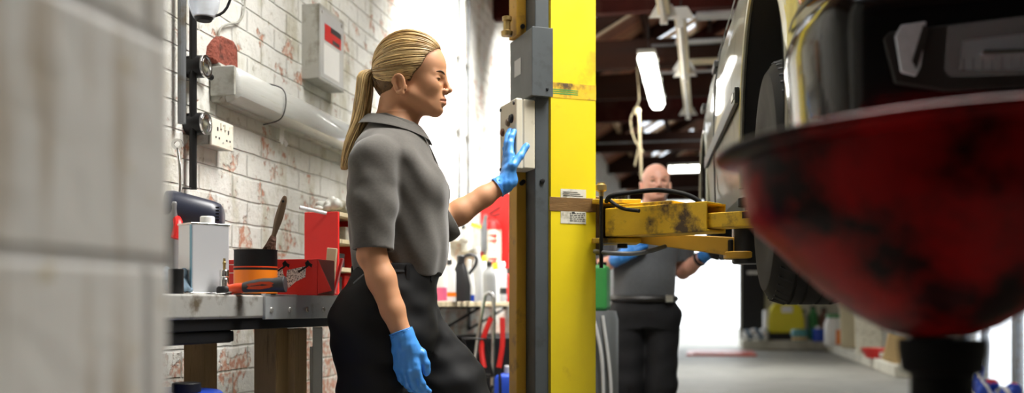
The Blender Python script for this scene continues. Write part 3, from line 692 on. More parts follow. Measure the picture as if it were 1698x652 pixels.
MB().cyl((-.03, 0, .53), (-.03, 0, .575), .04).build('cap', 'conduitlight', t, bevel=.004); MB().tube(curve([(.04, 0, .53), (.05, 0, .57), (.10, 0, .57), (.11, 0, .51)]), .014, 8).build('handle', 'blue', t)
# chrome trolley handle and bolt cutters leaning under the shelf
q = P(800, HY, 5.35); t = thing('sack_trolley', 'chrome tube trolley with black wheels leaning under the bottle shelf', 'trolley', (q.x, q.y, 0), YAW - .15)
fr = MB(); fr.tube(curve([(-.05, -.10, .12), (-.045, 0, .6), (-.015, .05, .93), (.0, .06, .985), (.03, .06, .985), (.045, .05, .93), (.06, 0, .6), (.085, -.10, .12)], 8), .011, 10); fr.build('tube_frame', 'chrome', t)
MB().tube([(-.048, -.03, .55), (.07, -.03, .55)], .009, 8).tube([(-.048, -.03, .55), (-.06, -.13, .75), (.06, -.13, .75), (.07, -.03, .55)], .008, 8).build('folding_bracket', 'blackmetal', t)
MB().tube([(-.05, -.09, .2), (.08, -.09, .2)], .009, 8).tube([(-.05, -.09, .2), (.078, -.05, .5)], .007, 8).build('cross_bar', 'blackmetal', t); MB().bb((-.07, -.22, .03), (.10, -.09, .045)).build('toe_plate', 'blackmetal', t)
for x in (-.075, .11): MB().lathe([(.0, -.014), (.03, -.014), (.062, -.01), (.065, 0), (.062, .01), (.03, .014), (0, .014)], (x, -.06, .065), (1, 0, 0), n=24).build('wheel', 'rubber', t)
MB().tube([(-.08, -.06, .065), (.115, -.06, .065)], .006, 8).build('axle', 'steel', t)
q = P(812, HY, 5.15); t = thing('bolt_cutter', 'red handled bolt cutters leaning against the trolley below the shelf', 'tool', (q.x, q.y, 0), YAW)
for s in (-1, 1):
    MB().tube(curve([(.02 * s, 0, .25), (.05 * s, .02, .45), (.04 * s, .04, .62)]), .008, 8).build('arm', 'blackmetal', t)
    MB().tube(curve([(.04 * s, .04, .60), (.055 * s, .06, .72), (.03 * s + .02, .08, .86)]), .014, 8).build('grip', 'red', t)
MB().prism([(-.035, -.012, .0), (.035, -.012, .0), (.045, -.012, .2), (0, -.012, .28), (-.045, -.012, .2)], (0, .024, 0)).build('jaw', 'steel', t, bevel=.004)
# ------------------------------------------------------------------ workbench and what stands on it
BZ = .955; BA = R_(-20.5); bo = P(285, HY, 2.35)
bench = thing('workbench', 'old steel-topped workbench on wooden legs in front of the brick wall', 'workbench', (bo.x, bo.y, 0), BA)
# local axes: x away from the wall side edge (front edge at x=0), y along the front edge
MB().bb((-.37, -.35, BZ - .06), (0, .372, BZ)).bb((-.37, -.35, BZ - .062), (-.002, 1.3, BZ - .004)).build('top', 'steel', bench, bevel=.006, seg=3)
pl = MB().bb((-.004, .37, BZ - .066), (.006, .80, BZ + .003)).bb((-.05, .37, BZ), (.006, .80, BZ + .003)).build('edge_plate', 'plate', bench, bevel=.0015)
for k in range(5):
    y = .40 + k * .09; MB().lathe([(.0085, 0), (.007, .003), (.003, .004), (.003, .003), (0, .003)], (.006, y, BZ - .040), (1, 0, 0), n=12).build('screw', 'steel', pl)
MB().bb((-.36, -.3, BZ - .092), (-.012, 1.28, BZ - .062)).build('under_frame', 'black', bench, bevel=.003)
MB().bb((-.30, -.3, BZ - .125), (-.03, .27, BZ - .092)).bb((-.028, -.3, BZ - .122), (-.02, .268, BZ - .094)).build('drawer', 'black', bench, bevel=.003)
for (x0, y0) in ((-.115, .49), (-.36, .49), (-.115, 1.15), (-.36, -.34)):
    lg = MB().bb((x0, y0, 0), (x0 + .075, y0 + .06, BZ - .092)).build('leg', 'wood', bench, bevel=.003)
MB().bb((-.055, .555, .0), (-.02, .62, BZ - .095)).build('leg_brace', 'wood', bench, bevel=.003)
def on_bench(px, d): q = P(px, HY, d); return Vector((q.x, q.y, BZ + .0012))
# rectangular tin
t = thing('tin_can', 'shiny white rectangular solvent tin with screw cap on the bench', 'tin', on_bench(338, 2.63), R_(44))
MB().bb((-.054, -.0385, 0), (.054, .0385, .184)).build('body', 'can', t, bevel=.006, seg=3)
for z in (0, .181): MB().bb((-.055, -.0395, z), (.055, .0395, z + .005)).build('seam_rim', 'chrome', t, bevel=.001)
MB().bb((-.0546, -.039, .006), (-.0535, -.030, .18)).build('edge_stripe', 'canblue', t)
MB().lathe([(.019, 0), (.019, .018), (.017, .021), (0, .021)], (.01, 0, .186), n=24).build('cap', 'white', t, ang=30)
# bench grinder at the pier
t = thing('bench_grinder', 'navy power grinder with vented end behind the white tin', 'power tool', on_bench(306, 2.86), 0)
MB().bb((-.11, -.03, 0), (-.012, .06, .27)).build('stand', 'navygrey', t, bevel=.01)
b = MB(); ax = Vector((.16, .06, -.018)); n_ = 28
rr = [(.0, .048), (.02, .052), (.10, .047), (.15, .043), (.172, .038), (.18, .028)]
def gsec(x, r): return [(x - .03, math.cos(a) * r * .85 + .012 + x * .35, math.sin(a) * r + .25 - x * .17) for a in [2 * math.pi * j / n_ for j in range(n_)]]
b.loft([gsec(x * .8 - .02, r) for x, r in rr]).build('motor_body', 'navy', t, ang=50)
v = MB()
for k in range(5):
    for s in (0, 1): v.box((.098 - .004 * s, -.001 - .003 * k * 0 + .0, .252 - k * .009), (.006, .012, .004))
v.build('vent_slots', 'black', t)
MB().tube(curve([(-.02, -.01, .22), (-.005, -.04, .20), (-.01, -.05, .16)]), .013, 10).build('trigger_grip', 'red', t)
# steel tube and blue cloth
t = thing('socket_tube', 'short dark steel tube standing on the bench beside the pier', 'tube', on_bench(292, 2.47))
MB().lathe([(.0185, 0), (.0185, .061), (.0175, .062), (.0145, .062), (.0145, .01)], n=28).build('tube', 'blackmetal', t, ang=30)
cs = SDF(rng(-.06, .07, .003), rng(-.05, .05, .003), rng(-.005, .10, .003)); r2 = random.Random(3)
for k in range(16):
    a = Vector((r2.uniform(-.035, .04), r2.uniform(-.02, .02), 0)); a.z = .012 + max(0, .065 - abs(a.x) * 1.3) * r2.random()
    cs.cap(a, a + Vector((r2.uniform(-.012, .012), r2.uniform(-.02, .02), r2.uniform(-.012, .012))), .011, .009, .008)
for k in range(4): cs.chain([(.0 + .01 * k, -.01 + .008 * k, .045), (.028 + .006 * k, -.012 + .008 * k, .034 - .004 * k), (.048 + .003 * k, -.012 + .008 * k, .012)], [.010, .008, .007], .005)
t = thing('work_glove', 'crumpled blue-grey work glove lying on the bench behind the steel tube', 'glove', on_bench(287, 2.58)); cs.build('glove', 'bluecloth', t)
# red carton of brake parts with printed pictures
RB = R_(-13); t = thing('parts_carton', 'long red carton printed with speckled pads, behind the orange paint tin', 'carton', on_bench(459, 2.92), RB)
MB().bb((-.155, -.06, 0), (.155, .06, .103)).build('box', 'redcard', t, bevel=.0015)
MB().bb((.1552, -.0585, .002), (.1562, .0585, .101)).build('end_panel', 'reddark', t)
MB().prism([(.157, -.062, .102), (.157, -.062, .004), (.205, -.075, .012)], (0, .002, 0)).build('flap', 'redcard', t)
ln = MB()
for z in (.064, .088): ln.bb((-.15, -.0612, z), (-.09, -.0604, z + .0018))
ln.build('printed_line', 'white', t)
def print_poly(name, pts, m, off=.0006): MB().prism([(x, -.06 - off, z) for x, z in pts], (0, .0005, 0)).build(name, m, t)
M['speckle'] = mat('speckled_print', (.75, .75, .72), .6, var=.05, dirt=((.03, .03, .03), 420, .52, .56))
print_poly('printed_pad', [(.062, .072), (.12, .083), (.118, .052), (.088, .038), (.066, .02), (.058, .045)], 'speckle')
print_poly('printed_pad', [(.010, .060), (.046, .082), (.05, .062), (.056, .05), (.03, .046), (.006, .04)], 'speckle')
for x in (.058, .128):
    print_poly('printed_clip', [(x - .034, .068), (x - .008, .083), (x - .011, .092), (x - .002, .100), (x + .004, .092), (x + .012, .088), (x + .009, .078), (x + .002, .084), (x - .006, .078), (x - .03, .064)], 'black', .0012)
# paint tin and the brush in it
tb = on_bench(424, 2.75); t = thing('paint_tin', 'open paint tin with black band over orange label on the bench', 'tin', tb)
rT, hT = .0585, .122
MB().lathe([(0, 0), (rT, 0), (rT, hT), (rT + .0015, hT + .002), (rT - .002, hT + .002), (rT - .004, hT - .004), (rT - .004, .03), (0, .03)], n=48).build('tin', 'black', t, ang=40)
MB().lathe([(rT + .0006, .004), (rT + .0006, .068)], n=48, cap=False).build('orange_label', 'orange', t); MB().lathe([(rT + .0008, .074), (rT + .0008, .078)], n=48, cap=False).build('orange_line', 'orangered', t)
MB().lathe([(rT + .0009, .069), (rT + .0009, .0735)], n=48, cap=False).build('black_line', 'black', t)
MB().lathe([(0, .04), (rT - .0045, .04)], n=32).build('paint', 'bristle', t)
t = thing('paint_brush', 'bronze handled paint brush with clogged bristles standing in the paint tin', 'brush', tb)
A0, A1 = Vector((.014, .0, .04)), P(473, 325, 2.72) - tb; ax = (A1 - A0).normalized()
def along(z): return A0 + ax * z
Lh = (A1 - A0).length; f = Lh / .27
MB().tube([along(x * f) for x in (.135, .15, .165, .185, .205, .235, .255, .266, .27)], [.0075, .0068, .0082, .0105, .0115, .0105, .0085, .006, .003], 16, flat=.62, up=(0, 1, 0)).build('handle', 'bronze', t)
q = along(.252 * f); MB().cyl(q + Vector((0, -.0075, 0)), q + Vector((0, .0075, 0)), .0035).build('hang_hole', 'black', t)
MB().tube([along(x * f) for x in (.105, .12, .135, .142)], [.0135, .013, .010, .008], 16, flat=.6, up=(0, 1, 0)).build('ferrule', 'bristle', t)
br = MB(); r2 = random.Random(5)
for k in range(90):
    a = r2.uniform(0, 6.28); rr_ = r2.uniform(.002, .015); e1 = ax.cross(Vector((0, 1, 0))).normalized(); o_ = e1 * math.cos(a) * rr_ + Vector((0, 1, 0)) * math.sin(a) * rr_ * .6
    br.tube([along(.118 * f) + o_ * .75, along(.09 * f) + o_ * r2.uniform(1, 1.4), along(.055 * f) + o_ * r2.uniform(1.0, 1.6)], [.0016, .0018, .0014], 5)
br.build('bristles', 'bristle', t)
# air ratchet lying in front
t = thing('air_ratchet', 'ratchet tool with red and black rubber grip lying along the bench edge', 'tool', on_bench(372, 2.60), R_(-3))
MB().lathe([(0, 0), (.019, 0), (.020, .006), (.020, .016), (.016, .021), (0, .021)], n=28).build('head', 'black', t, ang=40)
MB().lathe([(.0125, .021), (.0125, .040), (.0115, .0415), (.0115, .045), (.0125, .0465), (.0125, .062), (.011, .064), (0, .064)], n=28).build('socket', 'chrome', t, ang=30)
MB().lathe([(.0035, .064), (.0035, .078), (.0045, .08), (.0045, .084), (.003, .086), (.003, .094), (0, .094)], n=14).build('adapter_tip', 'brass', t)
gp = [(.012, 0, .013), (.03, 0, .0155), (.05, 0, .017), (.075, 0, .021), (.105, 0, .024), (.13, 0, .024), (.15, 0, .0255), (.162, 0, .0265)]
MB().tube(gp[:3], [.012, .0135, .0135], 18).build('neck', 'orangered', t)
MB().tube(gp[2:], [.0135, .0165, .0185, .0185, .0205, .0215], 20).build('grip', 'bottledark', t, bevel=.002)
MB().loft([[(x, -.0145 - dx, .021 + z * h + (x - .08) * .08) for z in (-1, -.4, .4, 1)] for x, h, dx in ((.052, .002, -.003), (.07, .007, .0015), (.1, .010, .0035), (.125, .008, .004), (.14, .002, .004))], close=False, cap=False).build('grip_inlay', 'orangered', t)
o = MB().add([(-.026, -.03, .001), (.02, -.034, .001), (.022, .01, .004), (-.024, .012, .0015)], [(0, 1, 2, 3)]).add([(.02, -.034, .001), (.03, -.03, .007), (.028, .008, .006), (.022, .01, .004)], [(0, 1, 2, 3)]).build('paper_scrap', 'white'); o.location = on_bench(366, 2.57); tag(o, 'scrap of white paper under the ratchet tool on the bench edge', 'paper')
# small red shelf cabinet at the far end of the bench
t = thing('red_shelf_unit', 'small red shelf unit with pale shelf edges on the far end of the bench', 'shelf unit', on_bench(535, 3.36), R_(-15))
w, l, h = .062, .2, .285
MB().bb((-w, -.012, 0), (w, 0, h)).build('side_panel', 'redcard', t, bevel=.002); MB().bb((-w, l, 0), (w, l + .012, h)).build('side_panel', 'redcard', t, bevel=.002)
MB().bb((-w, 0, 0), (-w + .01, l, h)).build('back_panel', 'redcard', t)
for z in (.0, .085, .18, h - .014): MB().bb((-w + .01, 0, z), (w + .002, l, z + .014)).build('shelf', 'woodpale', t, bevel=.001)
for k, (y, z, s, mm) in enumerate(((.05, .014, .055, 'bottledark'), (.13, .014, .06, 'red'), (.07, .099, .05, 'bottledark'), (.14, .194, .05, 'grimy'))):
    q = world_of(t) @ Vector((.0, y, z)); o = MB().box((0, 0, s / 2), (.07, .06, s)).bb((-.036, -.031, s - .012), (.036, .031, s)).build('small_box', mm, None, bevel=.003); o.location = q; o.rotation_euler = (0, 0, R_(-15))
    tag(o, ('black', 'red', 'dark', 'grey')[k] + ' small box on the ' + ('bottom', 'bottom', 'middle', 'top')[k] + ' shelf of the red shelf unit', 'box')
rg = SDF(rng(-.08, .08, .003), rng(-.02, .2, .003), rng(-.005, .09, .003)); r2 = random.Random(9)
for k in range(26):
    a = Vector((r2.uniform(-.045, .045), r2.uniform(.02, .16), r2.uniform(.012, .045))); rg.ell(a, (r2.uniform(.012, .022), r2.uniform(.012, .025), r2.uniform(.01, .02)), .006)
q = world_of(t) @ Vector((0, 0, h)); tr = thing('dust_sheet', 'crumpled grey dust sheet heaped on top of the red shelf unit', 'cloth', q, R_(-15)); rg.build('cloth', 'grimy', tr)
o = MB().cyl(P(497, 344, 3.30), P(541, 354, 3.34), .006, n=10).build('white_rod', 'conduitlight'); tag(o, 'thin pale rod lying on the red shelf unit, sticking out to the left', 'rod')
q0 = on_bench(548, 3.16); t_ = MB().box((0, 0, .075), (.032, .014, .155), Ry(R_(5))).box((.0, -.004, .01), (.036, .02, .03)); o = t_.build('wooden_batten', 'woodpale', None, bevel=.002); o.location = q0; o.rotation_euler = (0, 0, R_(-15)); tag(o, 'weathered wooden offcut standing before the red shelf unit', 'wood')
q0 = on_bench(560, 3.14); o = MB().box((0, 0, .06), (.008, .03, .122), Ry(R_(14))).box((-.004, .0, .004), (.016, .034, .008)).build('red_plastic_wedge', 'red', None, bevel=.002); o.location = q0; tag(o, 'thin red plastic wedge leaning at the bench corner', 'wedge')
q0 = P(532, HY, 3.05); o = MB().beam((q0.x - .03, q0.y + .1, 0), (q0.x - .01, q0.y, .86), .03, .014).beam((q0.x - .045, q0.y + .105, 0), (q0.x - .03, q0.y + .01, .80), .012, .01).build('leaning_strip', 'conduitlight', None, bevel=.002); tag(o, 'pale metal strip leaning under the bench behind its leg', 'strip')
q0 = P(296, HY, 2.6); t = thing('blue_barrel', 'blue plastic barrel under the bench at the pier', 'barrel', (q0.x - .03, q0.y - .12, 0))
MB().lathe([(0, 0), (.185, 0), (.2, .03), (.2, .25), (.207, .27), (.2, .29), (.2, .46), (.207, .48), (.2, .5), (.195, .68), (.17, .71), (0, .71)], n=36).build('body', 'blue', t); MB().cyl((.09, 0, .71), (.09, 0, .735), .035).build('bung', 'black', t, bevel=.003)

# ------------------------------------------------------------------ the lift column with its boxes and arms
LA = R_(20); lo = P(950, HY, 3.3)
lift = thing('vehicle_lift', 'yellow two-post vehicle lift column with grey control boxes and swing arms', 'vehicle lift', (lo.x, lo.y, 0), LA)
LM = Matrix.Translation((lo.x, lo.y, 0)) @ Matrix.Rotation(LA, 4, 'Z'); LMI = LM.inverted()
cw = .083
MB().bb((-cw, 0, .0), (cw, .028, 3.25)).bb((-cw, .0, 0), (-cw + .008, .19, 3.25)).bb((cw - .008, 0, 0), (cw, .19, 3.25)).bb((-cw, .18, 0), (cw, .19, 3.25)).build('column', 'yellow', lift, bevel=.006, seg=3)
MB().bb((-.28, -.05, 0), (.28, .36, .02)).build('base_plate', 'yellowworn', lift, bevel=.004)
MB().bb((-cw - .05, .004, .02), (-cw - .001, .17, 3.25)).build('side_channel', 'slate', lift, bevel=.003)
MB().bb((-cw - .085, .085, .02), (-cw - .05, .16, 1.40)).bb((-cw - .085, .085, 1.83), (-cw - .05, .16, 3.25)).build('rear_flange', 'ochre', lift, bevel=.003)
for x, z, y in ((-cw - .068, 1.335, .085), (-cw - .062, 1.34, .085), (-cw - .025, 1.335, .004), (-cw - .064, 1.86, .085), (-cw - .02, 2.0, .004)): MB().lathe([(.008, 0), (.008, .006), (0, .008)], (x, y, z), (0, -1, 0), n=8).build('bolt', 'blackmetal', lift)
MB().lathe([(.018, 0), (.02, .015), (.012, .02), (.012, .05), (.016, .052), (.016, .065), (0, .07)], (-cw - .11, .11, 1.83), n=16).build('cable_gland', 'brass', lift)
# slate switch box
sb = MB().bb((-cw - .071, -.022, 1.610), (-cw + .0, .190, 1.830)).build('switch_box', 'slate2', lift, bevel=.003)
MB().bb((-cw - .071, -.024, 1.608), (-cw + .002, -.021, 1.832)).build('front_panel', 'slate', sb, bevel=.001)
MB().bb((-cw - .0725, .08, 1.70), (-cw - .071, .14, 1.755)).build('rating_label', 'conduitlight', sb)
MB().lathe([(.005, 0), (.004, .003), (0, .004)], (-cw - .018, -.024, 1.632), (0, -1, 0), n=10).build('screw', 'black', sb)
# cream control box with lid and buttons
bx = MB().bb((-cw - .092, .002, 1.372), (-cw - .05, .158, 1.600)).build('control_box', 'boxcream', lift, bevel=.006, seg=3)
ld = MB().bb((-cw - .119, .0, 1.370), (-cw - .094, .160, 1.602)).build('lid', 'boxcream', bx, bevel=.006, seg=3)
MB().bb((-cw - .095, .004, 1.376), (-cw - .091, .156, 1.598)).build('gasket', 'grimy', bx)
for y, z in ((.015, 1.587), (.145, 1.587), (.015, 1.386), (.145, 1.386)): MB().lathe([(.006, 0), (.006, .004), (0, .005)], (-cw - .119, y, z), (-1, 0, 0), n=10).build('screw', 'blackmetal', ld)
for y, z, r, mm in ((.036, 1.540, .012, 'black'), (.066, 1.532, .011, 'bronze'), (.122, 1.508, .011, 'bristle'), (.036, 1.488, .014, 'black')):
    MB().lathe([(r * 1.25, 0), (r * 1.25, .004), (r, .005), (r * .95, .009), (0, .010)], (-cw - .119, y, z), (-1, 0, 0), n=20).build('push_button', mm, ld, ang=40)
# tape, placard, stripes
MB().bb((-cw - .001, -.0015, 1.238), (cw + .002, .1, 1.284)).build('brown_tape', 'tape', lift, bevel=.0008)
MB().bb((-.044, -.0012, 1.198), (.047, -.0004, 1.312)).build('placard', 'paper', lift)
tx = MB(); r2 = random.Random(2)
for k in range(5):
    x = -.012
    while x < .04:
        w_ = r2.uniform(.004, .012); tx.bb((x, -.0017, 1.206 + k * .0062), (min(x + w_, .043), -.0011, 1.2085 + k * .0062)); x += w_ + .003
for k in range(3): tx.bb((-.036, -.0017, 1.289 + k * .006), (.036 - .01 * k, -.0011, 1.291 + k * .006))
tx.bb((-.004, -.0017, 1.2305), (.006, -.0011, 1.2368)); tx.build('placard_print', 'bottledark', lift)
st = MB()
for k in range(3): st.bb((-cw - .001, -.0012, 1.624 + k * .0065), (.018, -.0003, 1.6275 + k * .0065))
st.build('green_stripes', 'greenline', lift)
MB().bb((-cw - .0008, -.0008, 1.612), (cw + .0008, .05, 1.662)).build('clear_tape_band', 'tapeclear' if 'tapeclear' in M else 'yellowworn', lift)
# carriage and arms (world positions turned into the lift's own axes)
def L(px, py, d): return LMI @ P(px, py, d)
def Lw(v): return LMI @ Vector(v)
cg = MB().bb((cw + .002, .0, 1.095), (cw + .024, .17, 1.292)).build('carriage', 'bronze', lift, bevel=.003)
c0 = P(1022, 365, 3.36)
MB().beam(Lw((c0.x - .085, c0.y + .0, 1.272)), Lw((c0.x + .075, c0.y + .0, 1.272)), .13, .014).build('top_plate', 'yellowworn', cg, bevel=.002)
MB().beam(Lw((c0.x - .085, c0.y + .0, 1.142)), Lw((c0.x + .075, c0.y + .0, 1.142)), .13, .016).build('bottom_plate', 'yellowworn', cg, bevel=.002)
MB().beam(Lw((c0.x - .06, c0.y + .05, 1.205)), Lw((c0.x + .04, c0.y + .05, 1.205)), .01, .12).build('web', 'blackmetal', cg)
MB().cyl(Lw((c0.x + .02, c0.y, 1.12)), Lw((c0.x + .02, c0.y, 1.30)), .018).build('pivot_pin', 'blackmetal', cg, bevel=.002)
for px in (1020, 1036): p_ = P(px, 326, 3.33); MB().cyl(Lw((p_.x, p_.y, 1.278)), Lw((p_.x, p_.y, 1.303)), .011, n=6).build('hex_bolt', 'black', cg, bevel=.001)
p_ = P(997, 340, 3.27); MB().cyl(Lw((p_.x, p_.y, 1.05)), Lw((p_.x, p_.y, 1.30)), .0065, n=12).build('lock_rod', 'blackmetal', cg)
MB().lathe([(.008, 1.285), (.008, 1.30), (.018, 1.304), (.018, 1.322), (.012, 1.326), (.012, 1.33), (0, 1.332)], Lw((p_.x, p_.y, 0)), n=20).build('lock_knob', 'brass', cg, ang=40)
# outer arm: hollow box beam pointing to the car and a little to the camera
D = Vector((.766, -.643, 0)); S0 = Vector((.355, 3.325, 1.2)); E0 = S0 + D * .365; wv = D.cross(Vector((0, 0, 1))); hw, hh, th = .062, .046, .007
am = MB()
for s in (-1, 1): am.beam(Lw(S0 + wv * s * (hw - th / 2)), Lw(E0 + wv * s * (hw - th / 2)), th, hh * 2)
for s in (-1, 1): am.beam(Lw(S0 + Vector((0, 0, s * (hh - th / 2)))), Lw(E0 + Vector((0, 0, s * (hh - th / 2)))), 2 * hw, th)
am.beam(Lw(S0 - D * .01), Lw(S0 + D * .006), 2 * hw, 2 * hh)
arm = am.build('outer_arm', 'yellowworn', lift, bevel=.002)
MB().beam(Lw(S0 + D * .02 + Vector((0, 0, hh + .006))), Lw(E0 - D * .13 + Vector((0, 0, hh + .006))), .1, .012).build('wear_plate', 'yellowworn', arm, bevel=.002)
for q, dz in ((.055, 0), (.335, -.0)): MB().beam(Lw(S0 + D * (q - .008) - wv * (hw + .002)), Lw(S0 + D * (q + .008) - wv * (hw + .002)), .006, .07 if q < .1 else .082).build('strap', 'blackmetal', arm, bevel=.001)
I0, I1 = S0 + D * .1 + Vector((0, 0, -.012)), S0 + D * .50 + Vector((0, 0, -.012))
ia = MB().beam(Lw(I0), Lw(I1), .085, .046).build('inner_arm', 'yellowworn', lift, bevel=.003)
MB().lathe([(.05, 0), (.05, .02), (.03, .022), (.03, .035), (.055, .038), (.055, .062), (0, .062)], Lw(I1 + Vector((0, 0, .0)) + D * .0), n=28).build('lifting_pad', 'rubber', ia, ang=40)
# second arm, lower and further back
a0, a1 = P(1040, 393, 3.42), P(1228, 411, 3.22)
b2 = MB().beam(Lw(a0), Lw(a1), .09, .03, h2=.062).build('rear_arm', 'ochre', lift, bevel=.003)
q = P(1240, 402, 3.2); MB().cyl(Lw(q - Vector((0, 0, .07))), Lw(q + Vector((0, 0, .07))), .05, n=24).box(Lw(q + Vector((-.03, .03, -.02))), (.09, .07, .06)).cyl(Lw(q + Vector((.02, 0, .05))), Lw(q + Vector((.02, 0, .135))), .03).build('arm_joint', 'blackmetal', b2, bevel=.006)
q = P(1232, 424, 3.21); MB().cyl(Lw(q - Vector((0, 0, .012))), Lw(q + Vector((0, 0, .012))), .062, n=24).build('lower_pad', 'ochre', b2, bevel=.004)
MB().beam(Lw(P(1205, 415, 3.25)), Lw(P(1205, 442, 3.25)), .03, .05).build('stop_plate', 'black', b2, bevel=.003)
MB().tube([Lw(v) for v in curve([P(1006, 334, 3.26), P(1014, 325, 3.2), P(1050, 319, 3.18), P(1092, 315.5, 3.14), P(1130, 321, 3.1), P(1155, 331, 3.08), P(1168, 346, 3.07)])], .0078, 12).build('air_hose', 'rubber', lift)
MB().tube([Lw(v) for v in curve([P(1008, 330, 3.25), P(1030, 345, 3.2), P(1060, 350, 3.15)])], .006, 10).build('thin_hose', 'rubber', lift)
MB().tube([Lw(v) for v in curve([P(986, 417, 3.3), P(1010, 420, 3.25), P(1045, 421, 3.22), P(1075, 417, 3.2), P(1103, 409, 3.25)])], .0075, 12).build('grey_hose', 'conduit', lift)
# ------------------------------------------------------------------ the car on the lift (origin on its ground plane under the front axle; y runs to the rear)
CA = R_(-8); ground = 1.06
car = thing('car', 'dark car raised on the lift, front wheel and bumper toward the camera', 'car', (1.447, 2.435, ground), CA); car.rotation_euler = (R_(1.2), 0, CA)
def mir(pts): return pts + [(-x, y, z) for x, y, z in reversed(pts)]
def sect(y, w, zs, zb, zt, crown):
    """half section from sill up to the centre top, right side, then mirrored"""
    h = [(w * .80, y, zs), (w * .955, y, zs + .015), (w * .985, y, zs + .10), (w, y, zs + (zb - zs) * .45), (w * .995, y, zs + (zb - zs) * .75), (w * .965, y, zb - .03), (w * .93, y, zb), (w * .80, y, zb + (zt - zb) * .55), (w * .45, y, zt), (w * .1, y, zt + crown)]
    return mir(h)
secs = [(-.80, .68, .30, .58, .62, .0), (-.72, .735, .24, .66, .70, .01), (-.5, .795, .20, .74, .79, .015), (-.2, .828, .2, .80, .86, .02), (.3, .835, .2, .86, .93, .02), (.8, .835, .2, .90, .95, .0), (1.6, .838, .2, .92, .95, 0), (2.4, .836, .2, .93, .95, 0), (2.9, .825, .22, .93, .97, .0), (3.15, .80, .26, .90, .95, 0), (3.25, .74, .32, .86, .9, 0)]
body = MB().loft([sect(*s) for s in secs]).build('body', 'carpaint', None, ang=40)
def cut(target, mb):
    c = mb.build('cutter', 'under', None, smooth=False); md = target.modifiers.new('cut', 'BOOLEAN'); md.operation = 'DIFFERENCE'; md.solver = 'EXACT'; md.object = c
    dg = bpy.context.evaluated_depsgraph_get(); me = bpy.data.meshes.new_from_object(target.evaluated_get(dg))
    target.modifiers.clear(); target.data = me; bpy.data.objects.remove(c)
wa = MB()
for y in (0, 2.55):
    for s in (-1, 1): wa.cyl((s * .55, y, .30), (s * 1.0, y, .30), .40 if y == 0 else .385, n=48)
cut(body, wa)
body.data.materials.clear(); body.data.materials.append(M['carpaint']); body.data.materials.append(M['under'])
for p_ in body.data.polygons:
    vs_ = [body.data.vertices[i].co for i in p_.vertices]; p_.material_index = 1 if any(all(abs(math.hypot(v.y - yy, v.z - .30) - rr_) < .002 for v in vs_) or (all(math.hypot(v.y - yy, v.z - .30) < rr_ + .002 for v in vs_) and all(abs(v.x) < .6 for v in vs_)) for yy, rr_ in ((0, .40), (2.55, .385))) else 0
body.data.polygons.foreach_set('use_smooth', [True] * len(body.data.polygons)); body.data.set_sharp_from_angle(angle=R_(35)); body.parent = car
for y in (0, 2.55):
    for s in (-1, 1):
        ra = .402 if y == 0 else .388; a = [(s * (.832 - (.03 if y == 0 and math.cos(t) < -.3 else 0)), y + math.cos(t) * ra, .30 + math.sin(t) * ra) for t in [R_(-14 + i * 208 / 30) for i in range(31)]]
        MB().tube(a, .008, 8).build('arch_lip', 'carpaint', body)
        rl = ra - .008; an = [R_(-12 + k * 204 / 30) for k in range(31)]; MB().loft([[(s * xx, y + math.cos(t) * rl, .30 + math.sin(t) * rl) for t in an] for xx in (.812, .552)], close=False, cap=False).add([(s * .552, y, .30)] + [(s * .552, y + math.cos(t) * rl, .30 + math.sin(t) * rl) for t in an], [(0, k, k + 1) for k in range(1, 31)]).build('arch_liner', 'under', body)
MB().bb((-.66, -.62, .17), (.66, 3.0, .23)).bb((-.5, .4, .12), (-.4, 2.2, .18)).bb((.4, .4, .12), (.5, 2.2, .18)).cyl((.1, .2, .13), (.1, 2.9, .13), .04).build('underbody', 'under', car, bevel=.01)
# cabin
def cab(y, w0, w1, z0, z1): return mir([(w0, y, z0), (w0 * .5 + w1 * .5 + .012, y, (z0 + z1) / 2), (w1, y, z1 - .04), (w1 * .86, y, z1), (w1 * .3, y, z1 + .012)])
def cabin(rows, name, m): return MB().loft([mir([(w0, ya, z0), ((w0 + w1) / 2 + .014, (ya + yb) / 2, (z0 + z1) / 2), (w1, yb, z1 - .035), (w1 * .86, yb, z1), (w1 * .3, yb, z1 + .01)]) for ya, yb, w0, w1, z0, z1 in rows]).build(name, m, car, ang=40)
cabin([(.50, .55, .70, .68, .90, .93), (.52, 1.0, .765, .62, .91, 1.32), (.9, 1.25, .785, .625, .925, 1.385), (1.9, 1.95, .785, .63, .935, 1.40), (2.7, 2.5, .77, .615, .93, 1.37), (3.05, 2.6, .74, .60, .93, 1.34), (3.1, 3.08, .70, .66, .92, .94)], 'cabin', 'carpaint')
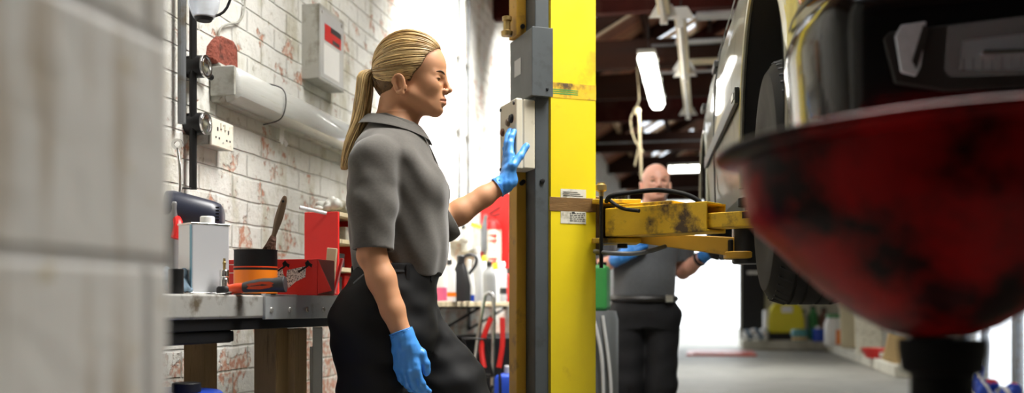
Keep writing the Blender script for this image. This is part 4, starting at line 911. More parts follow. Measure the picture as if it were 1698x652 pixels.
for s in (-1, 1):
    for nm, pts in (('front_window', [(.74, .95), (1.58, .965), (1.55, 1.33), (1.16, 1.31)]), ('rear_window', [(1.66, .965), (2.5, .97), (2.36, 1.32), (1.63, 1.335)])):
        def sx(z): return s * (.800 - (z - .93) * .30)
        MB().prism([(sx(z), y, z) for y, z in pts], (s * .006, 0, 0)).build(nm, 'carglass', car, bevel=.002)
    MB().prism([(s * .836, .43, .462), (s * .836, 2.15, .462), (s * .836, 2.15, .517), (s * .836, .43, .512)], (s * .014, 0, 0)).build('rubbing_strip', 'trim', car, bevel=.004)
    MB().bb((s * .848, .45, .478), (s * .853, .53, .498)).build('strip_badge', 'conduitlight', car, bevel=.001)
    ds = MB()
    for y in (1.62,): ds.tube([(s * .832, y, .24), (s * .8385, y, .50), (s * .836, y, .74), (s * .808, y + .01, .90)], .0035, 6)
    ds.build('door_seam', 'trim', car)
    for y in (1.42, 2.38): MB().bb((s * .832, y, .78), (s * .85, y + .14, .81)).build('door_handle', 'trim', car, bevel=.006)
    MB().prism([(s * .76, .80, .94), (s * .90, .83, .95), (s * .92, .83, 1.04), (s * .80, .80, 1.05)], (0, .07, 0)).build('door_mirror', 'trim', car, bevel=.015)
MB().prism([(-.62, 1.0, 1.31), (.62, 1.0, 1.31), (.74, .56, .94), (-.74, .56, .94)], (0, -.012, .006)).build('windscreen', 'carglass', car)
# front: wings seen beside the bumper, indicator, lamps, grille
for s in (-1, 1):
    MB().bb((s * .70, -.66, .480), (s * .806, -.52, .580)).build('indicator', 'amber', car, bevel=.02)
    MB().bb((s * .38, -.84, .565), (s * .69, -.74, .675)).build('headlamp', 'lampglass', car, bevel=.02); MB().bb((s * .39, -.80, .57), (s * .68, -.73, .67)).build('headlamp_reflector', 'reflector', car, bevel=.02)
gr = MB()
for k in range(6): gr.bb((-.36, -.83, .57 + k * .018), (.36, -.78, .578 + k * .018))
gr.build('grille', 'trim', car)
# bumper wrapping the front
path = [(-.806, -.455), (-.810, -.53), (-.808, -.61), (-.798, -.69), (-.775, -.765), (-.72, -.80), (-.58, -.822), (-.4, -.85), (-.2, -.865), (0, -.87)]
path = path + [(-x, y) for x, y in reversed(path[:-1])]
path = [(v.x, v.y) for v in curve([(x, y, 0) for x, y in path], 4)]
prof = [(-.10, .185), (-.035, .185), (-.012, .20), (.0, .235), (.006, .30), (.012, .36), (.012, .395), (.0, .43), (-.02, .448), (-.10, .452)]
rings = []
for i, (x, y) in enumerate(path):
    a, b = Vector(path[max(i - 1, 0)]), Vector(path[min(i + 1, len(path) - 1)]); t = (b - a).normalized(); n = Vector((t.y, -t.x))
    if n.y > .2 or (abs(n.y) < .3 and n.x * x < 0): n = -n
    rings.append([(x + n.x * o, y + n.y * o, z) for o, z in prof])
bp = MB().loft(rings).build('bumper', 'bumper', car, ang=40)
MB().bb((-.60, -.84, .13), (.60, -.72, .19)).build('lower_spoiler', 'trim', car, bevel=.015)
MB().loft([[(x + 0, y - .004, z) for z in (.454, .464)] + [(x, y + .03, z) for z in (.464, .454)] for x, y in path]).build('bumper_seam', 'trim', car)
for s in (-1, 1):
    def F(u, z, off=0):                               # a point on the bumper face u from the centre
        x = u; y = np.interp(abs(u), [0, .2, .4, .58, .72, .785, .82], [-.87, -.865, -.85, -.822, -.80, -.765, -.69]); return Vector((s * x, y - .008 - off, z))
    lamp = MB().loft([[F(u, .372 - (u - .4) * .05, o) for u in (.36, .5, .6, .69)] + [F(u, z, o) for u, z in ((.70, .345), (.68, .268))] + [F(u, .250, o) for u in (.6, .5, .36)] + [F(.345, .30, o)] for o in (-.03, .007)]).build('fog_lamp', 'trim', car, bevel=.004)
    MB().loft([[F(u, z - .016, o) for u, z in ((.37, .385), (.5, .38), (.60, .374), (.605, .30), (.595, .288), (.5, .284), (.37, .284))] for o in (.009, .016)]).build('lens', 'foglens', lamp, bevel=.003)
    MB().loft([[F(u, z - .016, o) for u, z in ((.39, .355), (.5, .352), (.575, .348), (.58, .300), (.5, .295), (.39, .295))] for o in (.0072, .0082)]).build('reflector', 'reflector', lamp)
    rb = MB()
    for k in range(14): rb.tube([F(.385 + k * .0145, .280, .0095), F(.385 + k * .0145, .302, .0095)], .0012, 5)
    rb.tube([F(.47, .329, .010), F(.47, .286, .010)], .008, 8).bb(tuple(F(.42, .304, .0095)), tuple(F(.55, .310, .010)))
    rb.build('lens_ribs', 'chrome', lamp)
    MB().loft([[F(u, z - .016, o) for u, z in ((.632, .385), (.672, .382), (.682, .362), (.672, .30), (.648, .292), (.64, .31))] for o in (.008, .014)]).build('side_lamp', 'glintlens', lamp, bevel=.003)
    MB().loft([[F(u, z - .016, o) for u, z in ((.628, .372), (.638, .378), (.655, .318), (.648, .305))] for o in (.014, .016)]).build('lamp_bar', 'trim', lamp)
MB().bb((-.26, -.885, .33), (.26, -.872, .44)).build('number_plate', 'yellowplastic', car, bevel=.003)
MB().loft([[(x, y + .02, z) for x, y in ((-.80, 3.1), (-.78, 3.26), (0, 3.32), (.78, 3.26), (.80, 3.1), (.7, 3.08), (-.7, 3.08))] for z in (.24, .50)]).build('rear_bumper', 'bumper', car, bevel=.02)
# wheels, hanging a little below their arches
def wheel(s, y, z):
    w = MB(); xo, xi = .80, .61; R = .31
    prof = [(.165, .0), (.19, -.004), (.23, -.012), (.275, -.010), (.297, .006), (.305, .022), (.310, .05), (.311, .095), (.310, .14), (.305, .168), (.297, .184), (.275, .2), (.19, .194), (.165, .19)]
    g = []
    for k in (.045, .075, .113, .147): g += [(.3105, k - .004), (.303, k - .003), (.303, k + .003), (.3105, k + .004)]
    prof = prof[:6] + g + prof[8 + 1:] if False else prof[:6] + [(.3085, .033)] + g + prof[9:]
    w.lathe(prof, (s * xo, y, z), (-s, 0, 0), n=72)
    tb = w
    for k in range(54):
        a = 2 * math.pi * k / 54
        for x0, x1, tw in ((.006, .040, .25), (.150, .184, -.25)):
            c0 = Vector((0, math.cos(a), math.sin(a))); c1 = Vector((0, math.cos(a + tw * .15), math.sin(a + tw * .15)))
            rr0, rr1 = (.2985, .3088) if x0 < .1 else (.3088, .2985)
            tb.tube([Vector((s * (xo - x0), y, z)) + c0 * rr0, Vector((s * (xo - x1), y, z)) + c1 * rr1], .0028, 4, m=1)
    w.build('tyre', ['rubber', 'black'], car, ang=32)
    rm = MB().lathe([(.0, .03), (.03, .028), (.05, .04), (.10, .05), (.135, .035), (.15, .012), (.163, .004), (.17, .004), (.172, .02), (.165, .09), (.165, .18)], (s * xo, y, z), (-s, 0, 0), n=48, cap=False).build('wheel_rim', 'alloy', car, ang=40)
    sp = MB()
    for k in range(7):
        a = 2 * math.pi * k / 7; sp.beam((s * (xo - .026), y + math.cos(a) * .03, z + math.sin(a) * .03), (s * (xo - .012), y + math.cos(a) * .152, z + math.sin(a) * .152), .035, .02, up=(1, 0, 0), w2=.028)
    sp.build('spokes', 'alloy', rm, bevel=.004)
for s in (-1, 1):
    wheel(s, 0, .18); wheel(s, 2.55, .35)
    MB().beam((s * .3, 0, .17), (s * .66, 0, .15), .08, .04).cyl((s * .6, .02, .17), (s * .52, .05, .60), .035).build('suspension', 'under', car)

# ------------------------------------------------------------------ oil drainer in front
q = P(1562, HY, 1.2); t = thing('oil_drainer', 'red waste oil drainer bowl with dark stains on a black stem, close to the camera', 'oil drainer', (q.x, q.y, 0))
MB().lathe([(0, .884), (.035, .885), (.065, .896), (.10, .917), (.135, .945), (.165, .975), (.19, 1.003), (.21, 1.022), (.219, 1.034), (.223, 1.05), (.229, 1.108), (.233, 1.108), (.226, 1.05), (.214, 1.022), (.19, .994), (.135, .937), (.065, .888)][:12] + [(.224, 1.108), (.2, 1.04), (.13, .96), (0, .90)], n=96, cap=False).build('bowl', 'redpan', t, ang=60); tilt_ = [COL.objects[-1]]
MB().lathe([(.224, 1.106), (.254, 1.112), (.258, 1.116), (.257, 1.123), (.252, 1.126), (.222, 1.118)], n=96, cap=False).build('rim', 'redpan', t, ang=60); tilt_.append(COL.objects[-1])
TM = Matrix.Translation((0, 0, .89 + .006)) @ Matrix.Rotation(R_(-3), 4, 'Y') @ Matrix.Translation((0, 0, -.89))
for o_ in tilt_: o_.data.transform(TM)
MB().lathe([(.032, .0), (.032, .70), (.036, .705), (.036, .72), (.046, .73), (.05, .75), (.046, .765), (.040, .77), (.036, .80), (.036, .845), (.046, .85), (.05, .875), (.05, .888)], n=32).build('stem', 'matte', t, ang=35)
MB().tube([(.04, 0, .745), (.075, 0, .745)], .006, 8).ell((.08, 0, .745), (.014, .014, .014), 10).build('clamp_knob', 'black', t)
b = MB().lathe([(0, .04), (.19, .04), (.21, .08), (.21, .40), (.19, .44), (0, .44)], n=40).build('tank', 'red', t, ang=40)
for k in range(4):
    a = k * math.pi / 2 + .6; MB().lathe([(0, -.012), (.022, -.012), (.024, 0), (.022, .012), (0, .012)], (math.cos(a) * .17, math.sin(a) * .17, .025), (-math.sin(a), math.cos(a), 0), n=16).build('castor', 'black', t)

# ------------------------------------------------------------------ ceiling lights, conduits, hanging cord
def hung_light(name, label, a, b, lit):
    dd = b - a; t = thing(name, label, 'light', ((a.x + b.x) / 2, (a.y + b.y) / 2, a.z), YAW if abs(dd.y) > abs(dd.x) else YAW + R_(90)); l = dd.length / 2
    if lit:
        def s_(y, w, z0, z1): return [(-w * .8, y, z1), (w * .8, y, z1), (w, y, (z0 + z1) / 2 + .01), (w * .55, y, z0), (-w * .55, y, z0), (-w, y, (z0 + z1) / 2 + .01)]
        MB().bb((-.075, -l, .05), (.075, l, .085)).build('housing', 'grimy', t, bevel=.006)
        MB().loft([s_(-l + .02, .075, -.04, .05), s_(l - .02, .075, -.04, .05)]).build('diffuser', 'tubeon', t, bevel=.012)
        for s in (-1, 1):
            for y in (-l * .75, 0, l * .75): MB().box((s * .082, y, .045), (.012, .03, .045)).build('clip', 'grimy', t, bevel=.002)
    else:
        MB().bb((-.04, -l, .02), (.04, l, .085)).build('batten', 'cream', t, bevel=.004)
        for s in (-1, 1): MB().box((0, s * (l - .02), -.01), (.05, .035, .08)).build('lamp_holder', 'white', t, bevel=.004)
        MB().cyl((0, -l + .03, -.022), (0, l - .03, -.022), .018).build('tube', 'tubeoff', t)
        for y in (-l, l): MB().prism([(-.10, y - .01, .0), (.10, y - .01, .0), (.05, y - .01, .085), (-.05, y - .01, .085)], (0, .012, 0)).build('reflector_end', 'white', t)
    for s in (-1, 1): MB().cyl((0, s * l * .7, .08), (0, s * l * .7, .36), .005, n=8).build('hanger', 'blackmetal', t)
    return t
hung_light('ceiling_light', 'lit fluorescent light hanging nearest the yellow column', P(1073, 98, 8.0), P(1089, 172, 9.9), True)
hung_light('ceiling_light', 'unlit cream batten light hanging right of the lit one, the nearer length', P(1129, 32, 6.95), P(1135, 112, 8.7), False)
hung_light('ceiling_light', 'unlit cream batten light hanging right of the lit one, the further length', P(1135.5, 116, 8.8), P(1140, 188, 10.9), False)
hung_light('ceiling_light', 'unlit cream batten light end at the top edge above the others', P(1092, -60, 5.6), P(1098, 14, 6.65), False)
hung_light('ceiling_light', 'lit fluorescent light far back near the doorway beside the raised car', P(1108, 281, 15.2), P(1172, 281, 15.2), True)
# lamps give light where the lit fittings hang
for a, b in ((P(1073, 104, 8.0), P(1089, 178, 9.9)), (P(1108, 287, 15.2), P(1172, 287, 15.2))):
    c_ = (a + b) / 2; area('fitting_light', (c_.x, c_.y, c_.z - .09), (c_.x, c_.y, 0), .12, 1.6, 25, (1, .98, .92))
def pipe(px0, px1, py, d, r, m, label, name='ceiling_pipe'):
    a = P(px0, py, d); b = P(px1, py, d); dx = b.x - a.x; b.y = a.y - dx * math.tan(R_(11)); o = MB().cyl(a, b, r, n=12); mid = (a + b) / 2
    o.build(name, m); tag(bpy.context.scene.objects[-1] if False else COL.objects[-1], label, 'pipe')
pipe(1155, 1330, 27, 7.55, .034, 'conduitlight', 'thick pale grey pipe along the red roof beam at the top', 'ceiling_pipe')
pipe(1120, 1300, 70, 9.3, .022, 'conduitlight', 'pale pipe crossing behind the batten lights, upper one')
pipe(1080, 1300, 76, 9.45, .014, 'conduit', 'dark pipe crossing just under the upper pale pipe')
pipe(1140, 1300, 103, 9.3, .03, 'cream', 'wide cream pipe crossing behind the batten lights')
pipe(1090, 1300, 121, 10.7, .014, 'conduitlight', 'thin pale pipe crossing low behind the batten lights')
pipe(990, 1300, 238, 11.9, .012, 'conduit', 'thin grey pipe crossing low behind the hanging cord')
t = thing('hanging_cord', 'knotted cord and wooden stick hanging from a roof beam behind the lift', 'cord', room(-.42, 9.55, 0))
q0 = P(1056, 180, 9.5) - t.location
MB().tube(curve([(q0.x, q0.y, 3.2), (q0.x + .02, q0.y, 2.9), (q0.x, q0.y, q0.z), (q0.x + .03, q0.y, q0.z - .25), (q0.x - .02, q0.y, q0.z - .55)]), .006, 8).tube(curve([(q0.x, q0.y, q0.z), (q0.x - .06, q0.y, q0.z - .1), (q0.x - .02, q0.y, q0.z - .3), (q0.x + .07, q0.y, q0.z - .42)]), .005, 8).ell((q0.x, q0.y, q0.z - .02), (.035, .03, .04), 8).build('cord', 'woodpale', t)
MB().beam((q0.x + .02, q0.y, q0.z - .04), (q0.x + .045, q0.y, q0.z - .68), .035, .02).build('stick', 'woodpale', t, bevel=.003)

# ------------------------------------------------------------------ far end of the bay
def at_floor(px, d, z=0): q = P(px, HY, d); return Vector((q.x, q.y, z))
t = thing('air_compressor', 'grey drum machine with pale hoses standing behind the lift column', 'machine', at_floor(968, 4.6), YAW)
MB().lathe([(0, 0), (.15, 0), (.16, .03), (.16, .42), (.155, .43), (.155, .45), (.16, .46), (.16, .86), (.15, .90), (0, .90)], n=36).build('drum', 'slate2', t)
MB().tube(curve([(.06, -.16, .88), (.10, -.17, .7), (.11, -.16, .45), (.13, -.14, .1)]), .008, 8).build('hose', 'conduitlight', t)
MB().tube(curve([(.10, -.13, .88), (.135, -.13, .6), (.14, -.12, .3), (.15, -.10, .05)]), .008, 8).build('hose', 'conduitlight', t)
t = thing('green_canister', 'green metal canister standing on the grey drum behind the lift column', 'canister', at_floor(970, 4.6, .90), YAW)
MB().bb((-.11, -.09, 0), (.11, .09, .21)).build('body', 'green', t, bevel=.02, seg=3); MB().tube([(-.05, 0, .205), (-.05, 0, .235), (.05, 0, .235), (.05, 0, .205)], .008, 8).build('handle', 'black', t); MB().cyl((.08, 0, .21), (.08, 0, .225), .02).build('cap', 'black', t)
o = MB().bb((-.62, -.75, 0), (.62, .75, .035)).bb((-.5, -.6, .035), (.5, .6, .05)).build('floor_ramp', ['orangered', 'bottledark'], None, bevel=.008); o.location = at_floor(1195, 18.6); o.rotation_euler = (0, 0, YAW); tag(o, 'low red ramp plate on the floor before the bright doorway', 'ramp')
ZL = .2
def far(name, label, cat, px, d, z, group=None): return thing(name, label, cat, at_floor(px, d, z), YAW, group)
t = far('yellow_tank', 'big yellow plastic tank with white side and black foot near the doorway', 'tank', 1303, 20.5, ZL)
MB().loft([[(x * w, y * w, z) for x, y in ((-.36, -.22), (.36, -.22), (.36, .22), (-.36, .22))] for w, z in ((1, .14), (1, .42), (.86, .66), (.6, .76))]).build('body', 'yellowplastic', t, bevel=.05, seg=3)
MB().bb((-.35, -.2, 0), (.35, .2, .15)).build('foot', 'black', t, bevel=.02); MB().bb((-.45, -.16, .02), (-.34, .2, .62)).build('side_panel', 'white', t, bevel=.04); MB().bb((-.1, -.215, .56), (.12, -.165, .70)).build('label', 'white', t)
t = far('teal_tub', 'small teal tub beside the yellow tank', 'tub', 1326, 19.7, ZL); MB().lathe([(0, 0), (.13, 0), (.15, .1), (.17, .1), (.17, .2), (.14, .24), (0, .24)], n=28).build('tub', 'teal', t, ang=40); MB().lathe([(.152, .02), (.152, .09)], n=28, cap=False).build('label', 'woodtan', t)
t = far('blue_tin', 'small blue tin between teal tub and white jar', 'tin', 1357, 19.6, ZL); MB().lathe([(0, 0), (.12, 0), (.12, .24), (.11, .25), (0, .25)], n=28).build('tin', 'blue', t, ang=40); MB().cyl((0, 0, .25), (0, 0, .3), .05).build('cap', 'white', t)
t = far('white_jar', 'large white jar with green lid and orange patch on the far ledge', 'jar', 1384, 18.7, .16); MB().lathe([(0, 0), (.18, 0), (.19, .04), (.19, .40), (.15, .5), (.14, .52)], n=32).build('jar', 'white', t); MB().cyl((0, 0, .52), (0, 0, .585), .16).build('lid', 'green', t, bevel=.01); MB().bb((.0, -.205, .02), (.15, -.15, .30)).build('orange_patch', 'orange', t, bevel=.02)
t = far('red_bowl', 'red plastic bowl on the ledge along the right wall', 'bowl', 1452, 14.3, .16); MB().lathe([(0, 0), (.13, 0), (.21, .13), (.22, .14), (.20, .135), (.12, .015), (0, .012)], n=32).build('bowl', 'red', t); MB().bb((.02, -.19, .03), (.10, -.16, .09)).build('label', 'white', t)
t = MB().box((0, 0, .19), (.26, .02, .38), Ry(R_(18)) @ Rx(R_(-12))).box((0, .006, .19), (.2, .02, .3), Ry(R_(18)) @ Rx(R_(-12))); o = t.build('tan_board', 'woodtan', None, bevel=.004); o.location = at_floor(1484, 13.0, .158); tag(o, 'tan wooden board leaning near the red bowl', 'board')
for px, lab, h, m2 in ((1412, 'cream sheet panel leaning on the wall behind the white jar', 1.0, 'cream'), (1440, 'pale sheet panel leaning on the wall behind the red bowl', .95, 'paper')):
    o = MB().box((0, 0, h / 2), (.4, .03, h), Rx(R_(-5))).box((0, -.02, h / 2), (.36, .01, h - .06), Rx(R_(-5))).build('sheet_panel', m2, None, bevel=.004); o.location = at_floor(px, 17.4 if px < 1430 else 15.3, .17); tag(o, lab, 'panel')
for k, (px, h, mm, lab) in enumerate(((1332, .62, 'conduitlight', 'tall pale bottle standing behind the teal tub'), (1348, .7, 'green', 'tall dark green container behind the blue tin'), (1366, .66, 'bristle', 'brown bottle behind the blue tin and white jar'))):
    t = far('tall_bottle', lab, 'bottle', px, 20.6, ZL); MB().lathe([(0, 0), (.1, 0), (.1, h * .7), (.05, h * .85), (.05, h * .92)], n=20).build('body', mm, t); MB().cyl((0, 0, h * .92), (0, 0, h), .055).build('cap', 'black', t)
sf = SDF(rng(-.3, .3, .02), rng(-.25, .25, .02), rng(-.02, .5, .02)); r2 = random.Random(4)
for k in range(14): a = Vector((r2.uniform(-.2, .2), r2.uniform(-.12, .12), r2.uniform(.06, .2))); sf.ell(a, (r2.uniform(.05, .1), r2.uniform(.05, .1), r2.uniform(.04, .09)), .03)
t = far('plastic_sack', 'crumpled blue and white plastic sack left of the yellow tank', 'sack', 1252, 20.3, ZL); sf.build('sack', ['bluecloth', 'white'], t, pick=lambda c: (np.sin(c[:, 0] * 30 + c[:, 2] * 17) > 0).astype(int))
sf = SDF(rng(-.3, .3, .015), rng(-.25, .25, .015), rng(-.02, .5, .015)); r2 = random.Random(8)
for k in range(12): a = Vector((r2.uniform(-.17, .17), r2.uniform(-.1, .1), r2.uniform(.05, .22))); sf.ell(a, (r2.uniform(.05, .09), r2.uniform(.05, .09), r2.uniform(.05, .1)), .02)
sf.cap((-.14, 0, .05), (-.12, 0, .34), .05, .05, .03)
t = far('blue_sack', 'blue and red plastic sack on the floor by the glazed side door', 'sack', 1645, 9.0, 0); sf.build('sack', ['blue', 'red', 'white'], t, pick=lambda c: np.where((c[:, 2] > .22) & (c[:, 0] > -.05), 1, np.where(np.sin(c[:, 0] * 41 + c[:, 2] * 23) > .75, 2, 0)))
# ------------------------------------------------------------------ people
I3 = np.eye(3)
class Head:
    def __init__(s, S, T, R, sc, male): s.S, s.T, s.R, s.sc, s.male = S, np.array(T, float), np.array(R, float), sc, male
    def p(s, x, y, z): return s.T + s.R @ (s.sc * np.array([x, y, z], float))
    def q(s, c): return (c - s.T) @ s.R / s.sc
    def E(s, c, r, k=.01, op='u', rot=None): s.S.ell(s.p(*c), s.sc * np.array(r), k * s.sc, op, s.R @ (np.array(rot) if rot is not None else I3))
    def C(s, a, b, ra, rb=None, k=.01, op='u'): s.S.cap(s.p(*a), s.p(*b), ra * s.sc, (ra if rb is None else rb) * s.sc, k * s.sc, op)
    def grow(s):
        E, C, m = s.E, s.C, s.male
        E((.002, 0, .035 if not m else .010), (.098, .074, .090 if not m else .084), .01)                       # skull
        E((.050, 0, .030 if not m else .015), (.0535, .062, .060 if not m else .052), .02)                     # forehead
        E((.045, 0, -.025), (.053, .058, .075), .02)                     # face
        for y in (-1, 1):
            C((.010, y * .050, -.055), (.072, y * .016, -.094), .017 if not m else .021, .014 if not m else .018, .03)   # jaw line
            E((.064, y * .036, -.028), (.026, .021, .026), .02)          # cheek
            C((.092, y * .010, .007), (.076, y * .043, .005), .0095 if not m else .012, .008, .012)                      # brow ridge
        E((.078, 0, -.093), (.0175, .019, .0155), .015)                  # chin
        E((.078, 0, -.066), (.024, .028, .026), .018)                    # mouth mound
        for y in (-1, 1): E((.101, y * .034, -.014), (.015, .018, .0105), .008, 's')          # eye sockets
        C((.0980, 0, .006), (.1135, 0, -.034), .0072, .0082, .010)       # nose bridge
        E((.1165, 0, -.037), (.0085, .0095, .008), .006)
        for y in (-1, 1):
            E((.104, y * .0115, -.0415), (.0095, .0065, .0068), .005); E((.109, y * .0062, -.0485), (.005, .0033, .003), .003, 's')
        for y in (-1, 1):                                                # lips
            C((.1025, y * .003, -.0635), (.0965, y * .013, -.0655), .0058, .005, .005); C((.0965, y * .013, -.0655), (.088, y * .0225, -.0695), .005, .003, .005)
            C((.1005, 0, -.0755), (.096, y * .012, -.075), .0062, .0055, .005); C((.096, y * .012, -.075), (.088, y * .0215, -.0705), .0055, .003, .005)
            C((.1095, 0, -.0697), (.103, y * .013, -.0697), .0019, .0019, .003, 's'); C((.103, y * .013, -.0697), (.091, y * .0235, -.0705), .0019, .0015, .003, 's')
        E((.099, 0, -.0865), (.006, .016, .004), .008, 's'); C((.1105, 0, -.0515), (.109, 0, -.060), .0022, .0022, .004, 's')
        for y in (-1, 1):                                                # lids round the eyeball
            ec = np.array([.0765, y * .033, -.0145])
            for tz, rad in ((.0068, .0030), (-.0072, .0022)):
                pr = None
                for i in range(9):
                    a = R_(-58 + i * 14.5); zz = tz * math.cos(a) ** .7
                    v = ec + np.array([math.cos(a) * .0125, math.sin(a) * .0155, zz]);
                    if pr is not None: C(pr, v, rad, rad, .004)
                    pr = v
        for y in (-1, 1):                                                # ears
            rt = np.array(Rz(R_(-y * 18)) @ Ry(R_(-12))); ox, oz = .006, -.017
            E((-.022 + ox, y * .076, -.018 + oz), (.019, .0085, .028), .006, 'u', rt)
            E((-.019 + ox, y * .084, -.014 + oz), (.011, .0075, .0165), .004, 's', rt)
            pr = None
            for i in range(27):
                a = R_(-60 + i * 10.5); v = (-.024 + ox - math.cos(a + 1.2) * .0170, y * (.083 + .002 * math.sin(a)), -.016 + oz + math.sin(a + 1.2) * .0250)
                if pr is not None: C(pr, v, .0036, .0036, .003)
                pr = v
            E((-.014 + ox, y * .080, -.042 + oz), (.0080, .0065, .0085), .005); C((-.004 + ox, y * .078, -.022 + oz), (-.004 + ox, y * .078, -.030 + oz), .005, .004, .004)
    def lips(s, c):
        q = s.q(c); ay = np.abs(q[:, 1]); return (q[:, 0] > .087) & (ay < .0225) & (q[:, 2] < -.0605 - .28 * np.maximum(ay - .004, 0)) & (q[:, 2] > -.0805 + .38 * ay)
    def eyes(s, parent, look=(1, 0, 0), brow='brow'):
        lk = Vector(look).normalized()
        for y in (-1, 1):
            c = Vector(s.p(.0770, y * .033, -.0145)); g = Vector(s.R @ np.array(lk))
            e = MB().ell(c, [.0122 * s.sc] * 3, 12).build('eyeball', 'eyewhite', parent)
            MB().lathe([(.0062 * s.sc, .0108 * s.sc), (.005 * s.sc, .0116 * s.sc), (0, .0126 * s.sc)], c, g, n=20).build('iris', 'iris', e)
            b = [Vector(s.p(*v)) for v in ((.1035, y * .012, .0055), (.1012, y * .025, .0095), (.0945, y * .039, .0105), (.0825, y * .0515, .0065))]
            MB().tube(curve(b, 4), [.0022 * s.sc] * 4 + [.003 * s.sc] * 5 + [.0024 * s.sc, .0018 * s.sc, .0012 * s.sc, .0006 * s.sc], 8, flat=.8).build('eyebrow', brow, parent)
            ls = [Vector(s.p(*(np.array([.0770, y * .033, -.0145]) + np.array([math.cos(a) * .0165, math.sin(a) * .0185, .0045 * math.cos(a) ** .7])))) for a in [R_(-58 + i * 14.5) for i in range(9)]]
            MB().tube(ls, .0011 * s.sc, 6).build('eyelashes', 'black', parent)

def ortho(ex, ez):
    ex = np.array(ex, float); ex /= np.linalg.norm(ex); ez = np.array(ez, float); ez -= ex * (ez @ ex); ez /= np.linalg.norm(ez); return ex, ez
def hand(S, Wp, ex, ez, side, curls, g=0, sc=1.0, thumb=None, spread=1.0):
    """Wp wrist; ex along the fingers; ez out of the back of the hand; side +1/-1 turns ey (thumb side)"""
    ex, ez = ortho(ex, ez); ey = np.cross(ez, ex) * side; Wp = np.array(Wp, float)
    def p(x, y, z): return Wp + sc * (ex * x + ey * y + ez * z)
    kn = [(.088, .027, 0), (.093, .009, .003), (.088, -.010, .001), (.079, -.027, -.003)]
    ln = [(.041, .025, .021), (.045, .029, .022), (.042, .027, .021), (.033, .020, .019)]; rd = [.0093, .0095, .009, .0080]
    for y in (-.012, .012): S.cap(p(-.01, y, 0), p(.03, y * 1.4, 0), .0165 * sc, .017 * sc, .015, 'u', g)
    for i, (x, y, z) in enumerate(kn):
        S.cap(p(.012, y * .5, -.002), p(x - .004, y, z - .003), .0135 * sc, .0115 * sc, .012, 'u', g)
        a = R_(4); fan = R_((1.5 - i) * 3.2 * spread); pos = np.array([x, y, z]); rr = rd[i]
        for j in range(3):
            a -= R_(curls[i][j]); d = np.array([math.cos(a) * math.cos(fan), math.sin(fan), math.sin(a)]); nx = pos + d * ln[i][j]
            S.cap(p(*pos), p(*nx), (rr - .0007 * j) * sc, (rr - .0007 * (j + 1)) * sc, .0045 if j else .006, 'u', g); pos = nx
    if thumb is None:
        tp = [p(.018, .018, -.008), p(.048, .040, -.016), p(.075, .046, -.022), p(.098, .044, -.03)]
    else: tp = [p(.018, .016, -.004)] + [np.array(t, float) for t in thumb]
    S.cap(tp[0], tp[1], .0155 * sc, .0125 * sc, .012, 'u', g); S.cap(tp[1], tp[2], .0115 * sc, .0105 * sc, .006, 'u', g); S.cap(tp[2], tp[3], .0105 * sc, .0085 * sc, .005, 'u', g)
def glove(name, m, parent, Wp, ex, ez, side, curls, fore, h=.0025, sc=1.0, thumb=None, spread=1.0, cuff=.05, wr=.028):
    Wp = np.array(Wp, float); S = SDF(*[rng(Wp[i] - .24, Wp[i] + .24, h) for i in range(3)])
    hand(S, Wp, ex, ez, side, curls, .0022, sc, thumb, spread)
    f = np.array(fore, float); f /= np.linalg.norm(f); e = Wp - f * cuff
    S.cap(Wp - f * cuff * 1.5, Wp + f * .012, wr * 1.21, wr * .98, .012)
    r2 = random.Random(5)
    w = [(np.array([r2.gauss(0, 1) for _ in range(3)]), r2.uniform(0, 6)) for _ in range(5)]
    def wr_(X, Y, Z): return sum(np.sin((X * v[0] + Y * v[1] + Z * v[2]) * 190 + ph) for v, ph in w) * .00035
    S.put(wr_, Wp - .23, Wp + .23, 0, 'd', 0)
    S.plane(e, -f, e - .07, e + .07, .002)
    S.cap(e - f * .02, e + f * .003, wr * 1.15 - .0022, wr * 1.10 - .0022, .002, 's')
    o = S.build(name, m, parent)
    # rolled bead at the cuff
    a = Vector(f).orthogonal().normalized(); b = Vector(f).cross(a)
    MB().tube([Vector(e) + (a * math.cos(t) + b * math.sin(t)) * (wr * 1.145 - .0005) for t in [2 * math.pi * i / 36 for i in range(37)]], .0016, 6, cap=False).build('cuff_bead', m, o)
    return o
def folds(S, lo, hi, amp, fr, seed, stretch=(1, 1, 1)):
    r2 = random.Random(seed); w = [(np.array([r2.gauss(0, 1) * stretch[k] for k in range(3)]), r2.uniform(0, 6.28), r2.uniform(.6, 1.5)) for _ in range(8)]
    lo = np.array(lo, float); hi = np.array(hi, float)
    def fade(c, i): return np.clip(np.minimum(c - lo[i], hi[i] - c) / .06, 0, 1)
    def fn(X, Y, Z):
        u = np.sin(X * 9 + seed) * .6 + np.sin(Y * 11) * .5 + np.sin(Z * 8 + seed) * .6
        return sum(np.sin((X * v[0] + Y * v[1] + Z * v[2]) * fr * k + u * 2 + ph) for v, ph, k in w) * amp / 3 * fade(Z, 2)
    S.put(fn, lo, hi, 0, 'd', 0)

